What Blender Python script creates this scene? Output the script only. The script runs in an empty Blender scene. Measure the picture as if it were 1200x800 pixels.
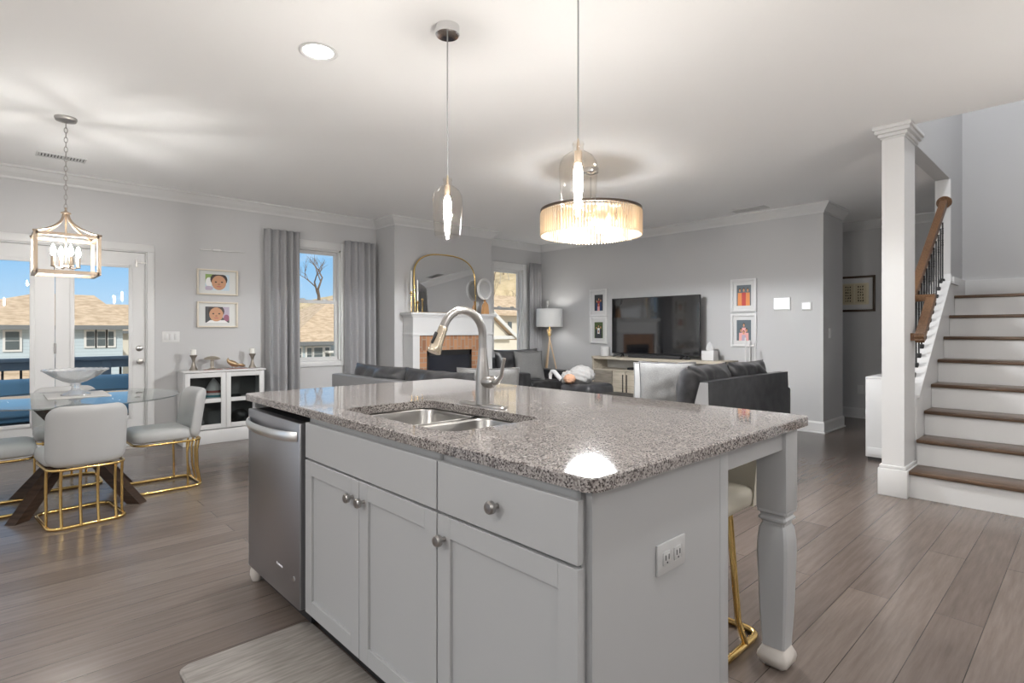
import bpy, bmesh, math, random
from mathutils import Vector, Matrix, Euler
PI = math.pi
C = bpy.context.scene.collection
sc = bpy.context.scene

# ------------------------------------------------------------------ camera
cam_d = bpy.data.cameras.new('camera')
cam_d.sensor_width = 36.0
cam_d.lens = 649.3 / 1200 * 36
cam_d.shift_y = -13 / 1200
cam_d.clip_start = 0.02
cam_d.clip_end = 400
cam = bpy.data.objects.new('camera', cam_d)
C.objects.link(cam)
cam.location = (0, 0, 1.224)
cam.rotation_euler = (PI / 2, 0, math.radians(46.753 - 90))
sc.camera = cam

# ------------------------------------------------------------------ exposure, sky, sun
sc.view_settings.view_transform = 'Standard'
sc.view_settings.look = 'None'
sc.view_settings.exposure = 0.42
sc.view_settings.gamma = 1.0
sc.view_settings.use_curve_mapping = False

world = bpy.data.worlds.new('sky')
sc.world = world
world.use_nodes = True
wn, wl = world.node_tree.nodes, world.node_tree.links
wn.clear()
wo = wn.new('ShaderNodeOutputWorld')
bg = wn.new('ShaderNodeBackground')
tc = wn.new('ShaderNodeTexCoord')
sp = wn.new('ShaderNodeSeparateXYZ')
rp = wn.new('ShaderNodeValToRGB')
wl.new(tc.outputs['Generated'], sp.inputs[0])
wl.new(sp.outputs['Z'], rp.inputs[0])
e = rp.color_ramp.elements
e[0].position = 0.0; e[0].color = (0.62, 0.80, 0.98, 1)
e[1].position = 0.45; e[1].color = (0.22, 0.45, 0.82, 1)
x = rp.color_ramp.elements.new(0.10); x.color = (0.33, 0.61, 0.94, 1)
mp = wn.new('ShaderNodeMapping')
mp.inputs['Scale'].default_value = (2.2, 2.2, 6.5)
mp.inputs['Location'].default_value = (0.35, 0.1, 0.2)
nz = wn.new('ShaderNodeTexNoise')
nz.inputs['Scale'].default_value = 1.6
nz.inputs['Detail'].default_value = 7
cr = wn.new('ShaderNodeValToRGB')
cr.color_ramp.elements[0].position = 0.50; cr.color_ramp.elements[0].color = (0, 0, 0, 1)
cr.color_ramp.elements[1].position = 0.64; cr.color_ramp.elements[1].color = (1, 1, 1, 1)
# clear sky to the north; unseen southern clouds added to whiten the daylight
sub = wn.new('ShaderNodeMath'); sub.operation = 'MULTIPLY_ADD'
sub.inputs[1].default_value = -0.28; 
wl.new(sp.outputs['Y'], sub.inputs[0])
wl.new(nz.outputs['Fac'], sub.inputs[2])
addc = wn.new('ShaderNodeMath'); addc.operation = 'ADD'; addc.inputs[1].default_value = 0.20
wl.new(sub.outputs[0], addc.inputs[0])
mixc = wn.new('ShaderNodeMixRGB')
mixc.inputs[2].default_value = (1.0, 1.0, 1.0, 1)
wl.new(tc.outputs['Generated'], mp.inputs[0])
wl.new(mp.outputs[0], nz.inputs['Vector'])
wl.new(addc.outputs[0], cr.inputs[0])
wl.new(cr.outputs[0], mixc.inputs[0])
wl.new(rp.outputs[0], mixc.inputs[1])
wl.new(mixc.outputs[0], bg.inputs[0])
bg.inputs[1].default_value = 0.78
wl.new(bg.outputs[0], wo.inputs[0])

sun_d = bpy.data.lights.new('sun', 'SUN')
sun_d.energy = 2.5
sun_d.angle = math.radians(1.0)
sun_d.color = (1.0, 0.95, 0.88)
sun = bpy.data.objects.new('sun', sun_d)
C.objects.link(sun)
sun.rotation_euler = Vector((0.45, 0.75, -0.62)).to_track_quat('-Z', 'Y').to_euler()

CANW = 11.0     # watts of one recessed ceiling light
PENDW = 17.0 # one pendant bulb
CHANDW = 160.0 # the crystal chandelier
LANTW = 13.0     # one lantern bulb
STAIRW = 45.0   # added, unseen light over the stairwell

# ------------------------------------------------------------------ materials
MATS = {}
def nt(m):
    return m.node_tree.nodes, m.node_tree.links
def mat(name, col=(.8, .8, .8), rough=.5, metal=0., spec=.5, emit=None, estr=0., trans=0., ior=1.45, coat=0., sheen=0.):
    if name in MATS: return MATS[name]
    m = bpy.data.materials.new(name); m.use_nodes = True
    b = m.node_tree.nodes['Principled BSDF']
    b.inputs['Base Color'].default_value = (*col, 1)
    b.inputs['Roughness'].default_value = rough
    b.inputs['Metallic'].default_value = metal
    b.inputs['Specular IOR Level'].default_value = spec
    b.inputs['IOR'].default_value = ior
    b.inputs['Transmission Weight'].default_value = trans
    b.inputs['Coat Weight'].default_value = coat
    b.inputs['Sheen Weight'].default_value = sheen
    if emit:
        b.inputs['Emission Color'].default_value = (*emit, 1)
        b.inputs['Emission Strength'].default_value = estr
    MATS[name] = m
    return m
def noise_col(m, c1, c2, scale=20, detail=4, stretch=(1, 1, 1), lo=.35, hi=.65, bump=0., rough=None):
    n, l = nt(m); b = n['Principled BSDF']
    t = n.new('ShaderNodeTexCoord'); p = n.new('ShaderNodeMapping'); p.inputs['Scale'].default_value = stretch
    z = n.new('ShaderNodeTexNoise'); z.inputs['Scale'].default_value = scale; z.inputs['Detail'].default_value = detail
    r = n.new('ShaderNodeValToRGB')
    r.color_ramp.elements[0].position = lo; r.color_ramp.elements[0].color = (*c1, 1)
    r.color_ramp.elements[1].position = hi; r.color_ramp.elements[1].color = (*c2, 1)
    l.new(t.outputs['Object'], p.inputs[0]); l.new(p.outputs[0], z.inputs['Vector']); l.new(z.outputs['Fac'], r.inputs[0])
    l.new(r.outputs[0], b.inputs['Base Color'])
    if bump:
        bp = n.new('ShaderNodeBump'); bp.inputs['Strength'].default_value = bump; bp.inputs['Distance'].default_value = .01
        l.new(z.outputs['Fac'], bp.inputs['Height']); l.new(bp.outputs[0], b.inputs['Normal'])
    return m
def glass_mat(name, tint=(1, 1, 1), ior=1.45, rough=0.0):
    m = bpy.data.materials.new(name); m.use_nodes = True
    n, l = nt(m); n.clear()
    o = n.new('ShaderNodeOutputMaterial'); mx = n.new('ShaderNodeMixShader'); lw = n.new('ShaderNodeLayerWeight'); lw.inputs[0].default_value = .5
    pw = n.new('ShaderNodeMath'); pw.operation = 'POWER'; pw.inputs[1].default_value = 5.0
    f = n.new('ShaderNodeMath'); f.operation = 'MULTIPLY_ADD'; f0 = ((ior - 1) / (ior + 1)) ** 2; f.inputs[1].default_value = 1 - f0; f.inputs[2].default_value = f0
    l.new(lw.outputs['Facing'], pw.inputs[0]); l.new(pw.outputs[0], f.inputs[0])
    tr = n.new('ShaderNodeBsdfTransparent'); g = n.new('ShaderNodeBsdfGlossy')
    tr.inputs[0].default_value = (*tint, 1); g.inputs['Roughness'].default_value = rough
    l.new(f.outputs[0], mx.inputs[0]); l.new(tr.outputs[0], mx.inputs[1]); l.new(g.outputs[0], mx.inputs[2]); l.new(mx.outputs[0], o.inputs[0])
    MATS[name] = m
    return m

WALL = mat('wall paint', (.50, .50, .505), .6)
TRIM = mat('white trim paint', (.62, .62, .62), .4)
CEIL = mat('ceiling paint', (.90, .90, .90), .75)
CAB = mat('cabinet paint', (.40, .404, .41), .4)
WHITE = mat('white satin', (.62, .62, .62), .4)
BLACK = mat('black metal', (.015, .015, .016), .45)
GAP = mat('dark recess', (.03, .03, .032), .7)  # near black; recess shade put into the colour, and the dish's own tone
GOLD = mat('polished gold', (.80, .56, .22), .18, 1.)
BRASS = mat('soft gold', (.42, .34, .265), .4, 1.)
NICKEL = mat('brushed nickel', (.40, .385, .37), .28, 1.)
CHROME = mat('chrome', (.75, .75, .75), .12, 1.)
STEEL = mat('stainless steel', (.42, .42, .44), .34, 1.)
STEELL = mat('bright stainless steel', (.78, .78, .78), .3, 1.)
SINKM = mat('sink steel', (.40, .39, .375), .3, 1.)
PEWTER = mat('antique pewter', (.34, .31, .27), .35, 1.)
LEATHER = mat('light grey upholstery', (.39, .39, .388), .55)
CREAM = mat('cream upholstery', (.70, .66, .56), .5)
DARKWOOD = noise_col(mat('dark walnut', (.05, .03, .02), .4), (.020, .011, .007), (.05, .028, .018), 6, 5, (1, 1, 12))
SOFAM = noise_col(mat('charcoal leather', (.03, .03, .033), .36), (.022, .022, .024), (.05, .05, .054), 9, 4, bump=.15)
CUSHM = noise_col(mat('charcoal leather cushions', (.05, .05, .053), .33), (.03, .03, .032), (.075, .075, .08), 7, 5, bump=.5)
PILLOW = noise_col(mat('light grey linen', (.5, .5, .5), .85), (.17, .17, .17), (.22, .22, .218), 160, 2, bump=.15)
PIPING = mat('dark piping', (.12, .12, .125), .7)
CURT = noise_col(mat('grey curtain cloth', (.34, .34, .35), .85), (.29, .29, .30), (.37, .37, .38), 220, 2, bump=.1)
CANDLE = mat('white wax', (.85, .84, .80), .5)
MIRROR = mat('mirror glass', (.86, .87, .88), .02, 1.)
SHADE = mat('white lamp shade', (.75, .75, .74), .7)
BULB = mat('lamp filament glow', (1, .9, .7), .5, emit=(1., .97, .93), estr=PENDW * 36.)
BULBW = mat('lit candle bulb', (1, .9, .7), .5, emit=(1., .97, .92), estr=520.)
BULBC = mat('lit chandelier bulb', (1, .9, .7), .5, emit=(1., .84, .60), estr=25.)
CANGLOW = mat('recessed lamp lens', (1, 1, 1), .5, emit=(1., .98, .95), estr=4.)
GLASS = glass_mat('window glass', (.97, .985, .98), 1.25)
CLEAR = glass_mat('clear hand blown glass', (.97, .95, .92), 1.5)
TGLASS = glass_mat('table glass', (.84, .88, .87), 1.8)
CRYSTAL = mat('crystal', (.90, .76, .58), .10, trans=.45, ior=1.35)  # warm lamp glow put into the base colour of the rods
BOWLG = mat('cut crystal', (.93, .94, .95), .12, trans=.78, ior=1.45)
CABGLASS = glass_mat('cabinet glass', (.75, .77, .77), 1.4)
CANDIN = mat('cabinet interior', (.16, .16, .16), .7)
RAILW = noise_col(mat('oak handrail', (.22, .11, .05), .4), (.10, .048, .020), (.17, .088, .042), 8, 4, (2, 12, 12))
TREADW = noise_col(mat('stained oak tread', (.09, .05, .03), .28), (.055, .032, .02), (.125, .075, .045), 5, 5, (10, 1, 10))
CONSOLE = noise_col(mat('whitewashed oak', (.6, .54, .44), .5), (.40, .36, .29), (.53, .48, .40), 5, 5, (6, 1, 14))
CONSOLED = noise_col(mat('darker oak', (.36, .32, .27), .55), (.20, .18, .15), (.31, .28, .24), 6, 5, (6, 1, 18))  # darker oak tone for the console's side door
SCREEN = mat('tv screen', (.006, .006, .007), .06, spec=1.0, ior=1.6)
MATTE_BLACK = mat('matte black plastic', (.02, .02, .022), .5)
PLASTIC = mat('white plastic', (.64, .64, .635), .4)
KMAT = noise_col(mat('kitchen mat wood grain', (.36, .32, .29), .55), (.21, .19, .175), (.32, .295, .27), 5, 6, (1.5, 14, 1))
BRICKHOLE = mat('firebox black', (.012, .012, .014), .5)
TWIG = mat('tree bark', (.16, .125, .10), .9)
BLUEC = mat('blue outdoor cushion', (.10, .22, .36), .8)
DECKR = mat('blue grey deck rail', (.13, .19, .26), .6)

def granite():
    m = mat('speckled granite', (.3, .28, .27), .05, spec=.9)
    n, l = nt(m); b = n['Principled BSDF']
    t = n.new('ShaderNodeTexCoord')
    v = n.new('ShaderNodeTexVoronoi'); v.inputs['Scale'].default_value = 260
    r = n.new('ShaderNodeValToRGB'); r.color_ramp.interpolation = 'CONSTANT'
    el = r.color_ramp.elements
    el[0].position = 0; el[0].color = (.065, .055, .052, 1)
    el[1].position = .18; el[1].color = (.23, .205, .195, 1)
    for p, c in ((.36, (.31, .282, .268)), (.56, (.42, .388, .37)), (.72, (.14, .118, .112)), (.82, (.43, .40, .375))):
        k = el.new(p); k.color = (*c, 1)
    s = n.new('ShaderNodeSeparateXYZ')
    l.new(t.outputs['Object'], v.inputs['Vector']); l.new(v.outputs['Color'], s.inputs[0]); l.new(s.outputs[0], r.inputs[0])
    z = n.new('ShaderNodeTexNoise'); z.inputs['Scale'].default_value = 14; z.inputs['Detail'].default_value = 3
    l.new(t.outputs['Object'], z.inputs['Vector'])
    mx = n.new('ShaderNodeMixRGB'); mx.blend_type = 'MULTIPLY'; mx.inputs[0].default_value = .35
    l.new(r.outputs[0], mx.inputs[1]); l.new(z.outputs['Fac'], mx.inputs[2]); l.new(mx.outputs[0], b.inputs['Base Color'])
    return m
GRANITE = granite()

def floor_mat():
    m = mat('wood plank floor', (.1, .08, .07), .24, spec=.55)
    n, l = nt(m); b = n['Principled BSDF']
    t = n.new('ShaderNodeTexCoord')
    br = n.new('ShaderNodeTexBrick')
    br.inputs['Scale'].default_value = 1.0; br.offset = .43; br.squash = 1.0
    br.inputs['Brick Width'].default_value = 1.9; br.inputs['Row Height'].default_value = .165
    br.inputs['Mortar Size'].default_value = .0016; br.inputs['Mortar Smooth'].default_value = .1
    br.inputs['Color1'].default_value = (.180, .146, .127, 1); br.inputs['Color2'].default_value = (.134, .107, .093, 1)
    br.inputs['Mortar'].default_value = (.05, .038, .032, 1); br.inputs['Bias'].default_value = 0
    l.new(t.outputs['Object'], br.inputs['Vector'])
    p = n.new('ShaderNodeMapping'); p.inputs['Scale'].default_value = (1.2, 16, 1)
    z = n.new('ShaderNodeTexNoise'); z.inputs['Scale'].default_value = 2.6; z.inputs['Detail'].default_value = 7; z.inputs['Roughness'].default_value = .62
    l.new(t.outputs['Object'], p.inputs[0]); l.new(p.outputs[0], z.inputs['Vector'])
    r = n.new('ShaderNodeValToRGB')
    r.color_ramp.elements[0].position = .3; r.color_ramp.elements[0].color = (.78, .77, .76, 1)
    r.color_ramp.elements[1].position = .7; r.color_ramp.elements[1].color = (1.10, 1.10, 1.10, 1)
    l.new(z.outputs['Fac'], r.inputs[0])
    mx = n.new('ShaderNodeMixRGB'); mx.blend_type = 'MULTIPLY'; mx.inputs[0].default_value = 1
    l.new(br.outputs['Color'], mx.inputs[1]); l.new(r.outputs[0], mx.inputs[2]); l.new(mx.outputs[0], b.inputs['Base Color'])
    bp = n.new('ShaderNodeBump'); bp.inputs['Strength'].default_value = .12; bp.inputs['Distance'].default_value = .004
    l.new(z.outputs['Fac'], bp.inputs['Height']); l.new(bp.outputs[0], b.inputs['Normal'])
    return m
FLOOR = floor_mat()

def brick_mat(name, c1, c2, mortar, w, h, axis, ms=.006):
    m = mat(name, c1, .85)
    n, l = nt(m); b = n['Principled BSDF']
    t = n.new('ShaderNodeTexCoord'); s = n.new('ShaderNodeSeparateXYZ'); c = n.new('ShaderNodeCombineXYZ')
    l.new(t.outputs['Object'], s.inputs[0])
    l.new(s.outputs['XZ'.index(axis[0]) * 2], c.inputs[0]); l.new(s.outputs['XZ'.index(axis[1]) * 2], c.inputs[1])
    br = n.new('ShaderNodeTexBrick'); br.inputs['Scale'].default_value = 1
    br.inputs['Brick Width'].default_value = w; br.inputs['Row Height'].default_value = h
    br.inputs['Mortar Size'].default_value = ms
    br.inputs['Color1'].default_value = (*c1, 1); br.inputs['Color2'].default_value = (*c2, 1); br.inputs['Mortar'].default_value = (*mortar, 1)
    l.new(c.outputs[0], br.inputs['Vector']); l.new(br.outputs['Color'], b.inputs['Base Color'])
    return m
BRICKV = brick_mat('brick soldier course', (.47, .245, .13), (.28, .135, .075), (.34, .27, .21), .2, .066, 'ZX')
BRICKH = brick_mat('brick courses', (.47, .245, .13), (.28, .135, .075), (.34, .27, .21), .2, .066, 'XZ')
ROOFM = noise_col(mat('tan shingles', (.5, .38, .27), .9), (.40, .30, .205), (.58, .45, .33), 3.0, 6, (1, 1, 4))
HILL = noise_col(mat('tan winter grass', (.5, .4, .25), .95), (.42, .33, .20), (.58, .47, .31), .6, 6)
SIDING = brick_mat('blue grey lap siding', (.42, .50, .56), (.44, .52, .58), (.33, .40, .46), 60, .14, 'XZ', .008)
SIDINGW = mat('cream siding', (.66, .62, .54), .8)
WINM = mat('house window pane', (.10, .12, .13), .1)

# ------------------------------------------------------------------ geometry helpers
ORG = {}
class M:
    """collects shapes and links them as ONE mesh object"""
    def __init__(s): s.b = bmesh.new()
    def _join(s, t, mtx=None):
        if mtx is not None: bmesh.ops.transform(t, matrix=mtx, verts=t.verts)
        me = bpy.data.meshes.new('t'); t.to_mesh(me); t.free(); s.b.from_mesh(me); bpy.data.meshes.remove(me)
        return s
    def box(s, x0, x1, y0, y1, z0, z1, bev=0., seg=2, mtx=None):
        t = bmesh.new(); bmesh.ops.create_cube(t, size=1)
        bmesh.ops.transform(t, matrix=Matrix.Translation(((x0 + x1) / 2, (y0 + y1) / 2, (z0 + z1) / 2)) @ Matrix.Diagonal((abs(x1 - x0), abs(y1 - y0), abs(z1 - z0), 1)), verts=t.verts)
        if bev > 0: bmesh.ops.bevel(t, geom=t.edges[:], offset=bev, segments=seg, profile=.5, affect='EDGES')
        return s._join(t, mtx)
    def lathe(s, prof, cx=0, cy=0, n=24, cap=True, mtx=None):
        t = bmesh.new(); rings = []
        for r, z in prof:
            rings.append([t.verts.new((cx + r * math.cos(2 * PI * k / n), cy + r * math.sin(2 * PI * k / n), z)) for k in range(n)])
        for a, b in zip(rings, rings[1:]):
            for k in range(n): t.faces.new((a[k], a[(k + 1) % n], b[(k + 1) % n], b[k]))
        if cap:
            t.faces.new(rings[0][::-1]); t.faces.new(rings[-1])
        bmesh.ops.recalc_face_normals(t, faces=t.faces)
        return s._join(t, mtx)
    def tube(s, pts, r, n=8, closed=False, mtx=None, ry=None):
        t = bmesh.new(); P = [Vector(p) for p in pts]; N = len(P); rings = []
        up = None
        for i in range(N):
            a = P[(i - 1) % N] if (closed or i > 0) else P[i]; c = P[(i + 1) % N] if (closed or i < N - 1) else P[i]
            d = (c - a).normalized()
            if up is None:
                up = Vector((0, 0, 1)) if abs(d.z) < .9 else Vector((1, 0, 0))
            side = d.cross(up)
            if side.length < 1e-5: side = d.cross(Vector((0, 1, 0)))
            side.normalize(); u2 = side.cross(d).normalized(); up = u2
            rr = r[i] if isinstance(r, (list, tuple)) else r
            r2 = rr if ry is None else ry
            rings.append([t.verts.new(P[i] + side * rr * math.cos(2 * PI * k / n) + u2 * r2 * math.sin(2 * PI * k / n)) for k in range(n)])
        for i in range(N if closed else N - 1):
            a, b = rings[i], rings[(i + 1) % N]
            for k in range(n): t.faces.new((a[k], a[(k + 1) % n], b[(k + 1) % n], b[k]))
        if not closed: t.faces.new(rings[0][::-1]); t.faces.new(rings[-1])
        bmesh.ops.recalc_face_normals(t, faces=t.faces)
        return s._join(t, mtx)
    def bar(s, p0, p1, w, h, mtx=None, up=(0, 0, 1)):
        a, b = Vector(p0), Vector(p1); d = (b - a).normalized(); u = Vector(up)
        side = d.cross(u).normalized(); u = side.cross(d).normalized()
        t = bmesh.new(); v = []
        for p in (a, b):
            for i, j in ((-1, -1), (1, -1), (1, 1), (-1, 1)): v.append(t.verts.new(p + side * i * w / 2 + u * j * h / 2))
        for f in ((0, 1, 2, 3), (7, 6, 5, 4), (0, 4, 5, 1), (1, 5, 6, 2), (2, 6, 7, 3), (3, 7, 4, 0)): t.faces.new([v[i] for i in f])
        bmesh.ops.recalc_face_normals(t, faces=t.faces)
        return s._join(t, mtx)
    def prism(s, poly, axis, a, b, mtx=None):
        """polygon in the two axes other than AXIS (in xyz order), from a to b along it"""
        t = bmesh.new()
        def P(q, w):
            q = list(q); q.insert('xyz'.index(axis), w); return t.verts.new(q)
        A = [P(q, a) for q in poly]; B = [P(q, b) for q in poly]; n = len(poly)
        t.faces.new(A); t.faces.new(B[::-1])
        for k in range(n): t.faces.new((A[k], A[(k + 1) % n], B[(k + 1) % n], B[k]))
        bmesh.ops.recalc_face_normals(t, faces=t.faces)
        return s._join(t, mtx)
    def grid(s, rows, closed_u=False, mtx=None):
        t = bmesh.new(); R = [[t.verts.new(p) for p in row] for row in rows]
        for a, b in zip(R, R[1:]):
            m = len(a)
            for k in range(m if closed_u else m - 1): t.faces.new((a[k], a[(k + 1) % m], b[(k + 1) % m], b[k]))
        return s._join(t, mtx)
    def build(s, name, m, parent=None, local=False, weld=False, smooth=35, solid=0., loc=None, mods=()):
        if weld: bmesh.ops.remove_doubles(s.b, verts=s.b.verts, dist=1e-5)
        if parent is not None and not local:
            o3 = ORG[parent.name]; bmesh.ops.translate(s.b, vec=-o3, verts=s.b.verts)
        if parent is None:
            if loc is None:
                xs = [v.co for v in s.b.verts]
                loc = Vector(((min(v.x for v in xs) + max(v.x for v in xs)) / 2, (min(v.y for v in xs) + max(v.y for v in xs)) / 2, min(v.z for v in xs)))
            loc = Vector(loc)
            if not local: bmesh.ops.translate(s.b, vec=-loc, verts=s.b.verts)
        me = bpy.data.meshes.new(name); s.b.to_mesh(me); s.b.free()
        o = bpy.data.objects.new(name, me); C.objects.link(o)
        for k in (m if isinstance(m, (list, tuple)) else [m]): me.materials.append(k)
        if smooth:
            me.shade_smooth(); me.set_sharp_from_angle(angle=math.radians(smooth))
        if parent is not None:
            o.parent = parent; ORG[o.name] = ORG[parent.name]
        else:
            o.location = loc; ORG[o.name] = loc
        if solid:
            md = o.modifiers.new('s', 'SOLIDIFY'); md.thickness = solid; md.offset = 0
        for k in mods:
            md = o.modifiers.new('sub', 'SUBSURF'); md.levels = k; md.render_levels = k
        return o
def tag(o, label, cat, group=None, kind=None):
    o['label'] = label; o['category'] = cat
    if group: o['group'] = group
    if kind: o['kind'] = kind
    return o
def thing(name, label, cat, loc, rz=0., group=None):
    o = bpy.data.objects.new(name, None); C.objects.link(o)
    o.empty_display_size = .1; o.location = loc; o.rotation_euler = (0, 0, rz); ORG[o.name] = Vector(loc)
    return tag(o, label, cat, group)
def struct(name, m, ma, **k):
    o = m.build(name, ma, **k); o['kind'] = 'structure'; return o
def dup(o, loc, rz=None, label=None, group=None, scale=None):
    r = o.copy(); C.objects.link(r); r.location = loc; ORG[r.name] = Vector(loc)
    if rz is not None: r.rotation_euler = (0, 0, rz)
    if scale is not None: r.scale = (scale,) * 3
    if label: r['label'] = label
    if group: r['group'] = group
    for ch in list(o.children):
        c = ch.copy(); C.objects.link(c); c.parent = r
        for g in list(ch.children):
            d = g.copy(); C.objects.link(d); d.parent = c
    return r
def lamp(name, kind, loc, watts, col=(1, 1, 1), size=.05, parent=None, down=True):
    d = bpy.data.lights.new(name, kind); d.energy = watts; d.color = col
    if kind == 'AREA': d.shape = 'DISK'; d.size = size
    else: d.shadow_soft_size = size
    o = bpy.data.objects.new(name, d); C.objects.link(o)
    if parent is not None:
        o.parent = parent; o.location = Vector(loc) - ORG[parent.name]
    else: o.location = loc
    return o
def rrect(x0, x1, y0, y1, r, n=5):
    p = []
    for cx, cy, a in ((x1 - r, y1 - r, 0), (x0 + r, y1 - r, 90), (x0 + r, y0 + r, 180), (x1 - r, y0 + r, 270)):
        for k in range(n + 1):
            t = math.radians(a + 90 * k / n); p.append((cx + r * math.cos(t), cy + r * math.sin(t)))
    return p
def arc(cx, cz, r, a0, a1, n):
    return [(cx + r * math.cos(math.radians(a0 + (a1 - a0) * k / n)), cz + r * math.sin(math.radians(a0 + (a1 - a0) * k / n))) for k in range(n + 1)]
def pillow_m(w, h, t, n=14, wrinkle=.0, seed=0, flange=0.):
    """soft cushion standing in local XZ, thickness along Y, base at z=0"""
    rnd = random.Random(seed); ph = [rnd.uniform(0, 6) for _ in range(6)]
    m = M()
    for sgn in (-1, 1):
        rows = []
        for j in range(n + 1):
            v = -1 + 2 * j / n; row = []
            for i in range(n + 1):
                u = -1 + 2 * i / n
                k = max(0., (1 - abs(u) ** 2.6)) ** .55 * max(0., (1 - abs(v) ** 2.6)) ** .55
                px = u * w / 2 * (1 - .05 * (1 - v * v)); pz = v * h / 2 * (1 - .05 * (1 - u * u))
                wr = wrinkle * k * (math.sin(5 * u + 3 * v + ph[0]) + .6 * math.sin(9 * v - 4 * u + ph[1]) + .5 * math.sin(13 * u + ph[2]))
                row.append((px, sgn * (k * t / 2 + wr), pz + h / 2 + wr * .6))
            rows.append(row if sgn > 0 else row[::-1])
        m.grid(rows)
    return m
def pillow_edge(w, h, n=14):
    pts = []
    for a, b in (((-1, -1), (1, -1)), ((1, -1), (1, 1)), ((1, 1), (-1, 1)), ((-1, 1), (-1, -1))):
        for i in range(n):
            f = i / n; u = a[0] + (b[0] - a[0]) * f; v = a[1] + (b[1] - a[1]) * f
            pts.append((u * w / 2 * (1 - .05 * (1 - v * v)), 0, v * h / 2 * (1 - .05 * (1 - u * u)) + h / 2))
    return pts

# ================================================================== THE SETTING
Hc = 2.74
YL, XB, YE, XH = 6.90, 7.20, 2.26, 8.85       # left wall, tv wall, end of the tv wall, hall wall
XW, YS = -4.0, -4.0                           # open sides behind the camera
struct('floor', M().box(XW, XH + .1, YS, YL + .12, -.12, 0), FLOOR, loc=(0, 0, 0), smooth=0)
m = M().box(XW, 4.95, YS, YL + .12, Hc, Hc + .25).box(4.95, XH + .1, 1.14, YL + .12, Hc, Hc + .25).box(7.92, XH + .1, YS, 1.14, Hc, Hc + .25)
struct('ceiling', m, CEIL, smooth=0)

# left wall with a double door and two windows
D0, D1, DT = -.29, 1.20, 2.05
W1 = (2.70, 3.37, .82, 2.27)
W2 = (6.06, 6.74, .82, 2.27)
m = M()
y0, y1 = YL, YL + .12
m.box(XW, D0, y0, y1, 0, Hc).box(D0, D1, y0, y1, DT, Hc).box(D1, W1[0], y0, y1, 0, Hc)
for a, b in ((W1, W2),):
    m.box(a[0], a[1], y0, y1, 0, a[2]).box(a[0], a[1], y0, y1, a[3], Hc).box(a[1], b[0], y0, y1, 0, Hc)
    m.box(b[0], b[1], y0, y1, 0, b[2]).box(b[0], b[1], y0, y1, b[3], Hc).box(b[1], XB + .02, y0, y1, 0, Hc)
struct('wall_left', m, WALL, smooth=0)
struct('wall_back', M().box(XB, 7.92, YE, YL + .12, 0, Hc), WALL, smooth=0)
struct('wall_kitchen', M().box(XW, 4.95, YS - .12, YS, 0, Hc), WALL, smooth=0)
struct('wall_hall', M().box(XH, XH + .1, YS, YL + .12, 0, Hc), WALL, smooth=0)
struct('wall_chimney', M().box(3.90, 5.60, 6.42, YL, 0, Hc), WALL, smooth=0)
# the stairwell: side wall beyond the handrail, far wall, right wall, storey above
m = M().box(6.95, 7.66, 1.03, 1.14, 0, Hc).box(4.95, 7.92, 1.03, 1.14, Hc, 5.4)
struct('wall_stair', m, WALL, smooth=0)
struct('wall_landing', M().box(7.66, 7.92, -1.6, 1.14, 0, 5.4), WALL, smooth=0)
struct('wall_right', M().box(4.95, 6.70, -.35, -.25, 0, 5.4).box(6.6, 7.66, -1.7, -1.6, 0, 5.4).box(6.6, 6.70, -1.6, -.35, 0, 5.4), WALL, smooth=0)
struct('wall_upstairs', M().box(4.85, 4.95, -.35, 1.14, Hc + .25, 5.4), WALL, smooth=0)
struct('ceiling_upstairs', M().box(4.85, 7.92, -1.7, 1.14, 5.4, 5.5), CEIL, smooth=0)

# crown moulding: a cove profile swept along each wall
def crown(name, pts):
    prof = ((.0, -.115), (.012, -.115), (.018, -.095), (.05, -.06), (.075, -.022), (.088, -.018), (.088, 0.), (0, 0))
    m = M(); t = bmesh.new(); rows = []
    P = [Vector((*p, 0)) for p in pts]
    for i, p in enumerate(P):
        ds = []
        if i > 0: ds.append((P[i] - P[i - 1]).normalized())
        if i < len(P) - 1: ds.append((P[i + 1] - P[i]).normalized())
        ns = [Vector((d.y, -d.x, 0)) for d in ds]
        nn = ns[0] if len(ns) == 1 else (ns[0] + ns[1]) / (1 + ns[0].dot(ns[1]))
        rows.append([(p + nn * a) + Vector((0, 0, Hc + b)) for a, b in prof])
    m.grid(rows, closed_u=True)
    o = struct(name, m, TRIM, smooth=0)
    return o
crown('trim_1', [(XW, YL), (3.90, YL), (3.90, 6.42), (5.60, 6.42), (5.60, YL), (XB, YL), (XB, YE), (7.92, YE)])
crown('trim_2', [(XH, 6.8), (XH, 1.14), (XH, -.5)])
def base(name, pts):
    m = M(); prof = ((0, 0), (.028, 0), (.028, .012), (.016, .018), (.016, .118), (.010, .132), (.004, .14), (0, .14)); rows = []
    P = [Vector((*p, 0)) for p in pts]
    for i, p in enumerate(P):
        ds = []
        if i > 0: ds.append((P[i] - P[i - 1]).normalized())
        if i < len(P) - 1: ds.append((P[i + 1] - P[i]).normalized())
        ns = [Vector((d.y, -d.x, 0)) for d in ds]
        nn = ns[0] if len(ns) == 1 else (ns[0] + ns[1]) / (1 + ns[0].dot(ns[1]))
        rows.append([(p + nn * a) + Vector((0, 0, b)) for a, b in prof])
    m.grid(rows, closed_u=True)
    return struct(name, m, TRIM, smooth=0)
base('baseboard_left', [(1.26, YL), (3.90, YL), (3.90, 6.42), (4.0, 6.42)])
base('baseboard_back', [(5.60, YL), (XB, YL), (XB, YE), (7.92, YE), (7.92, 3.2)])
base('baseboard_hall', [(XH, 6.8), (XH, -.5)])
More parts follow.
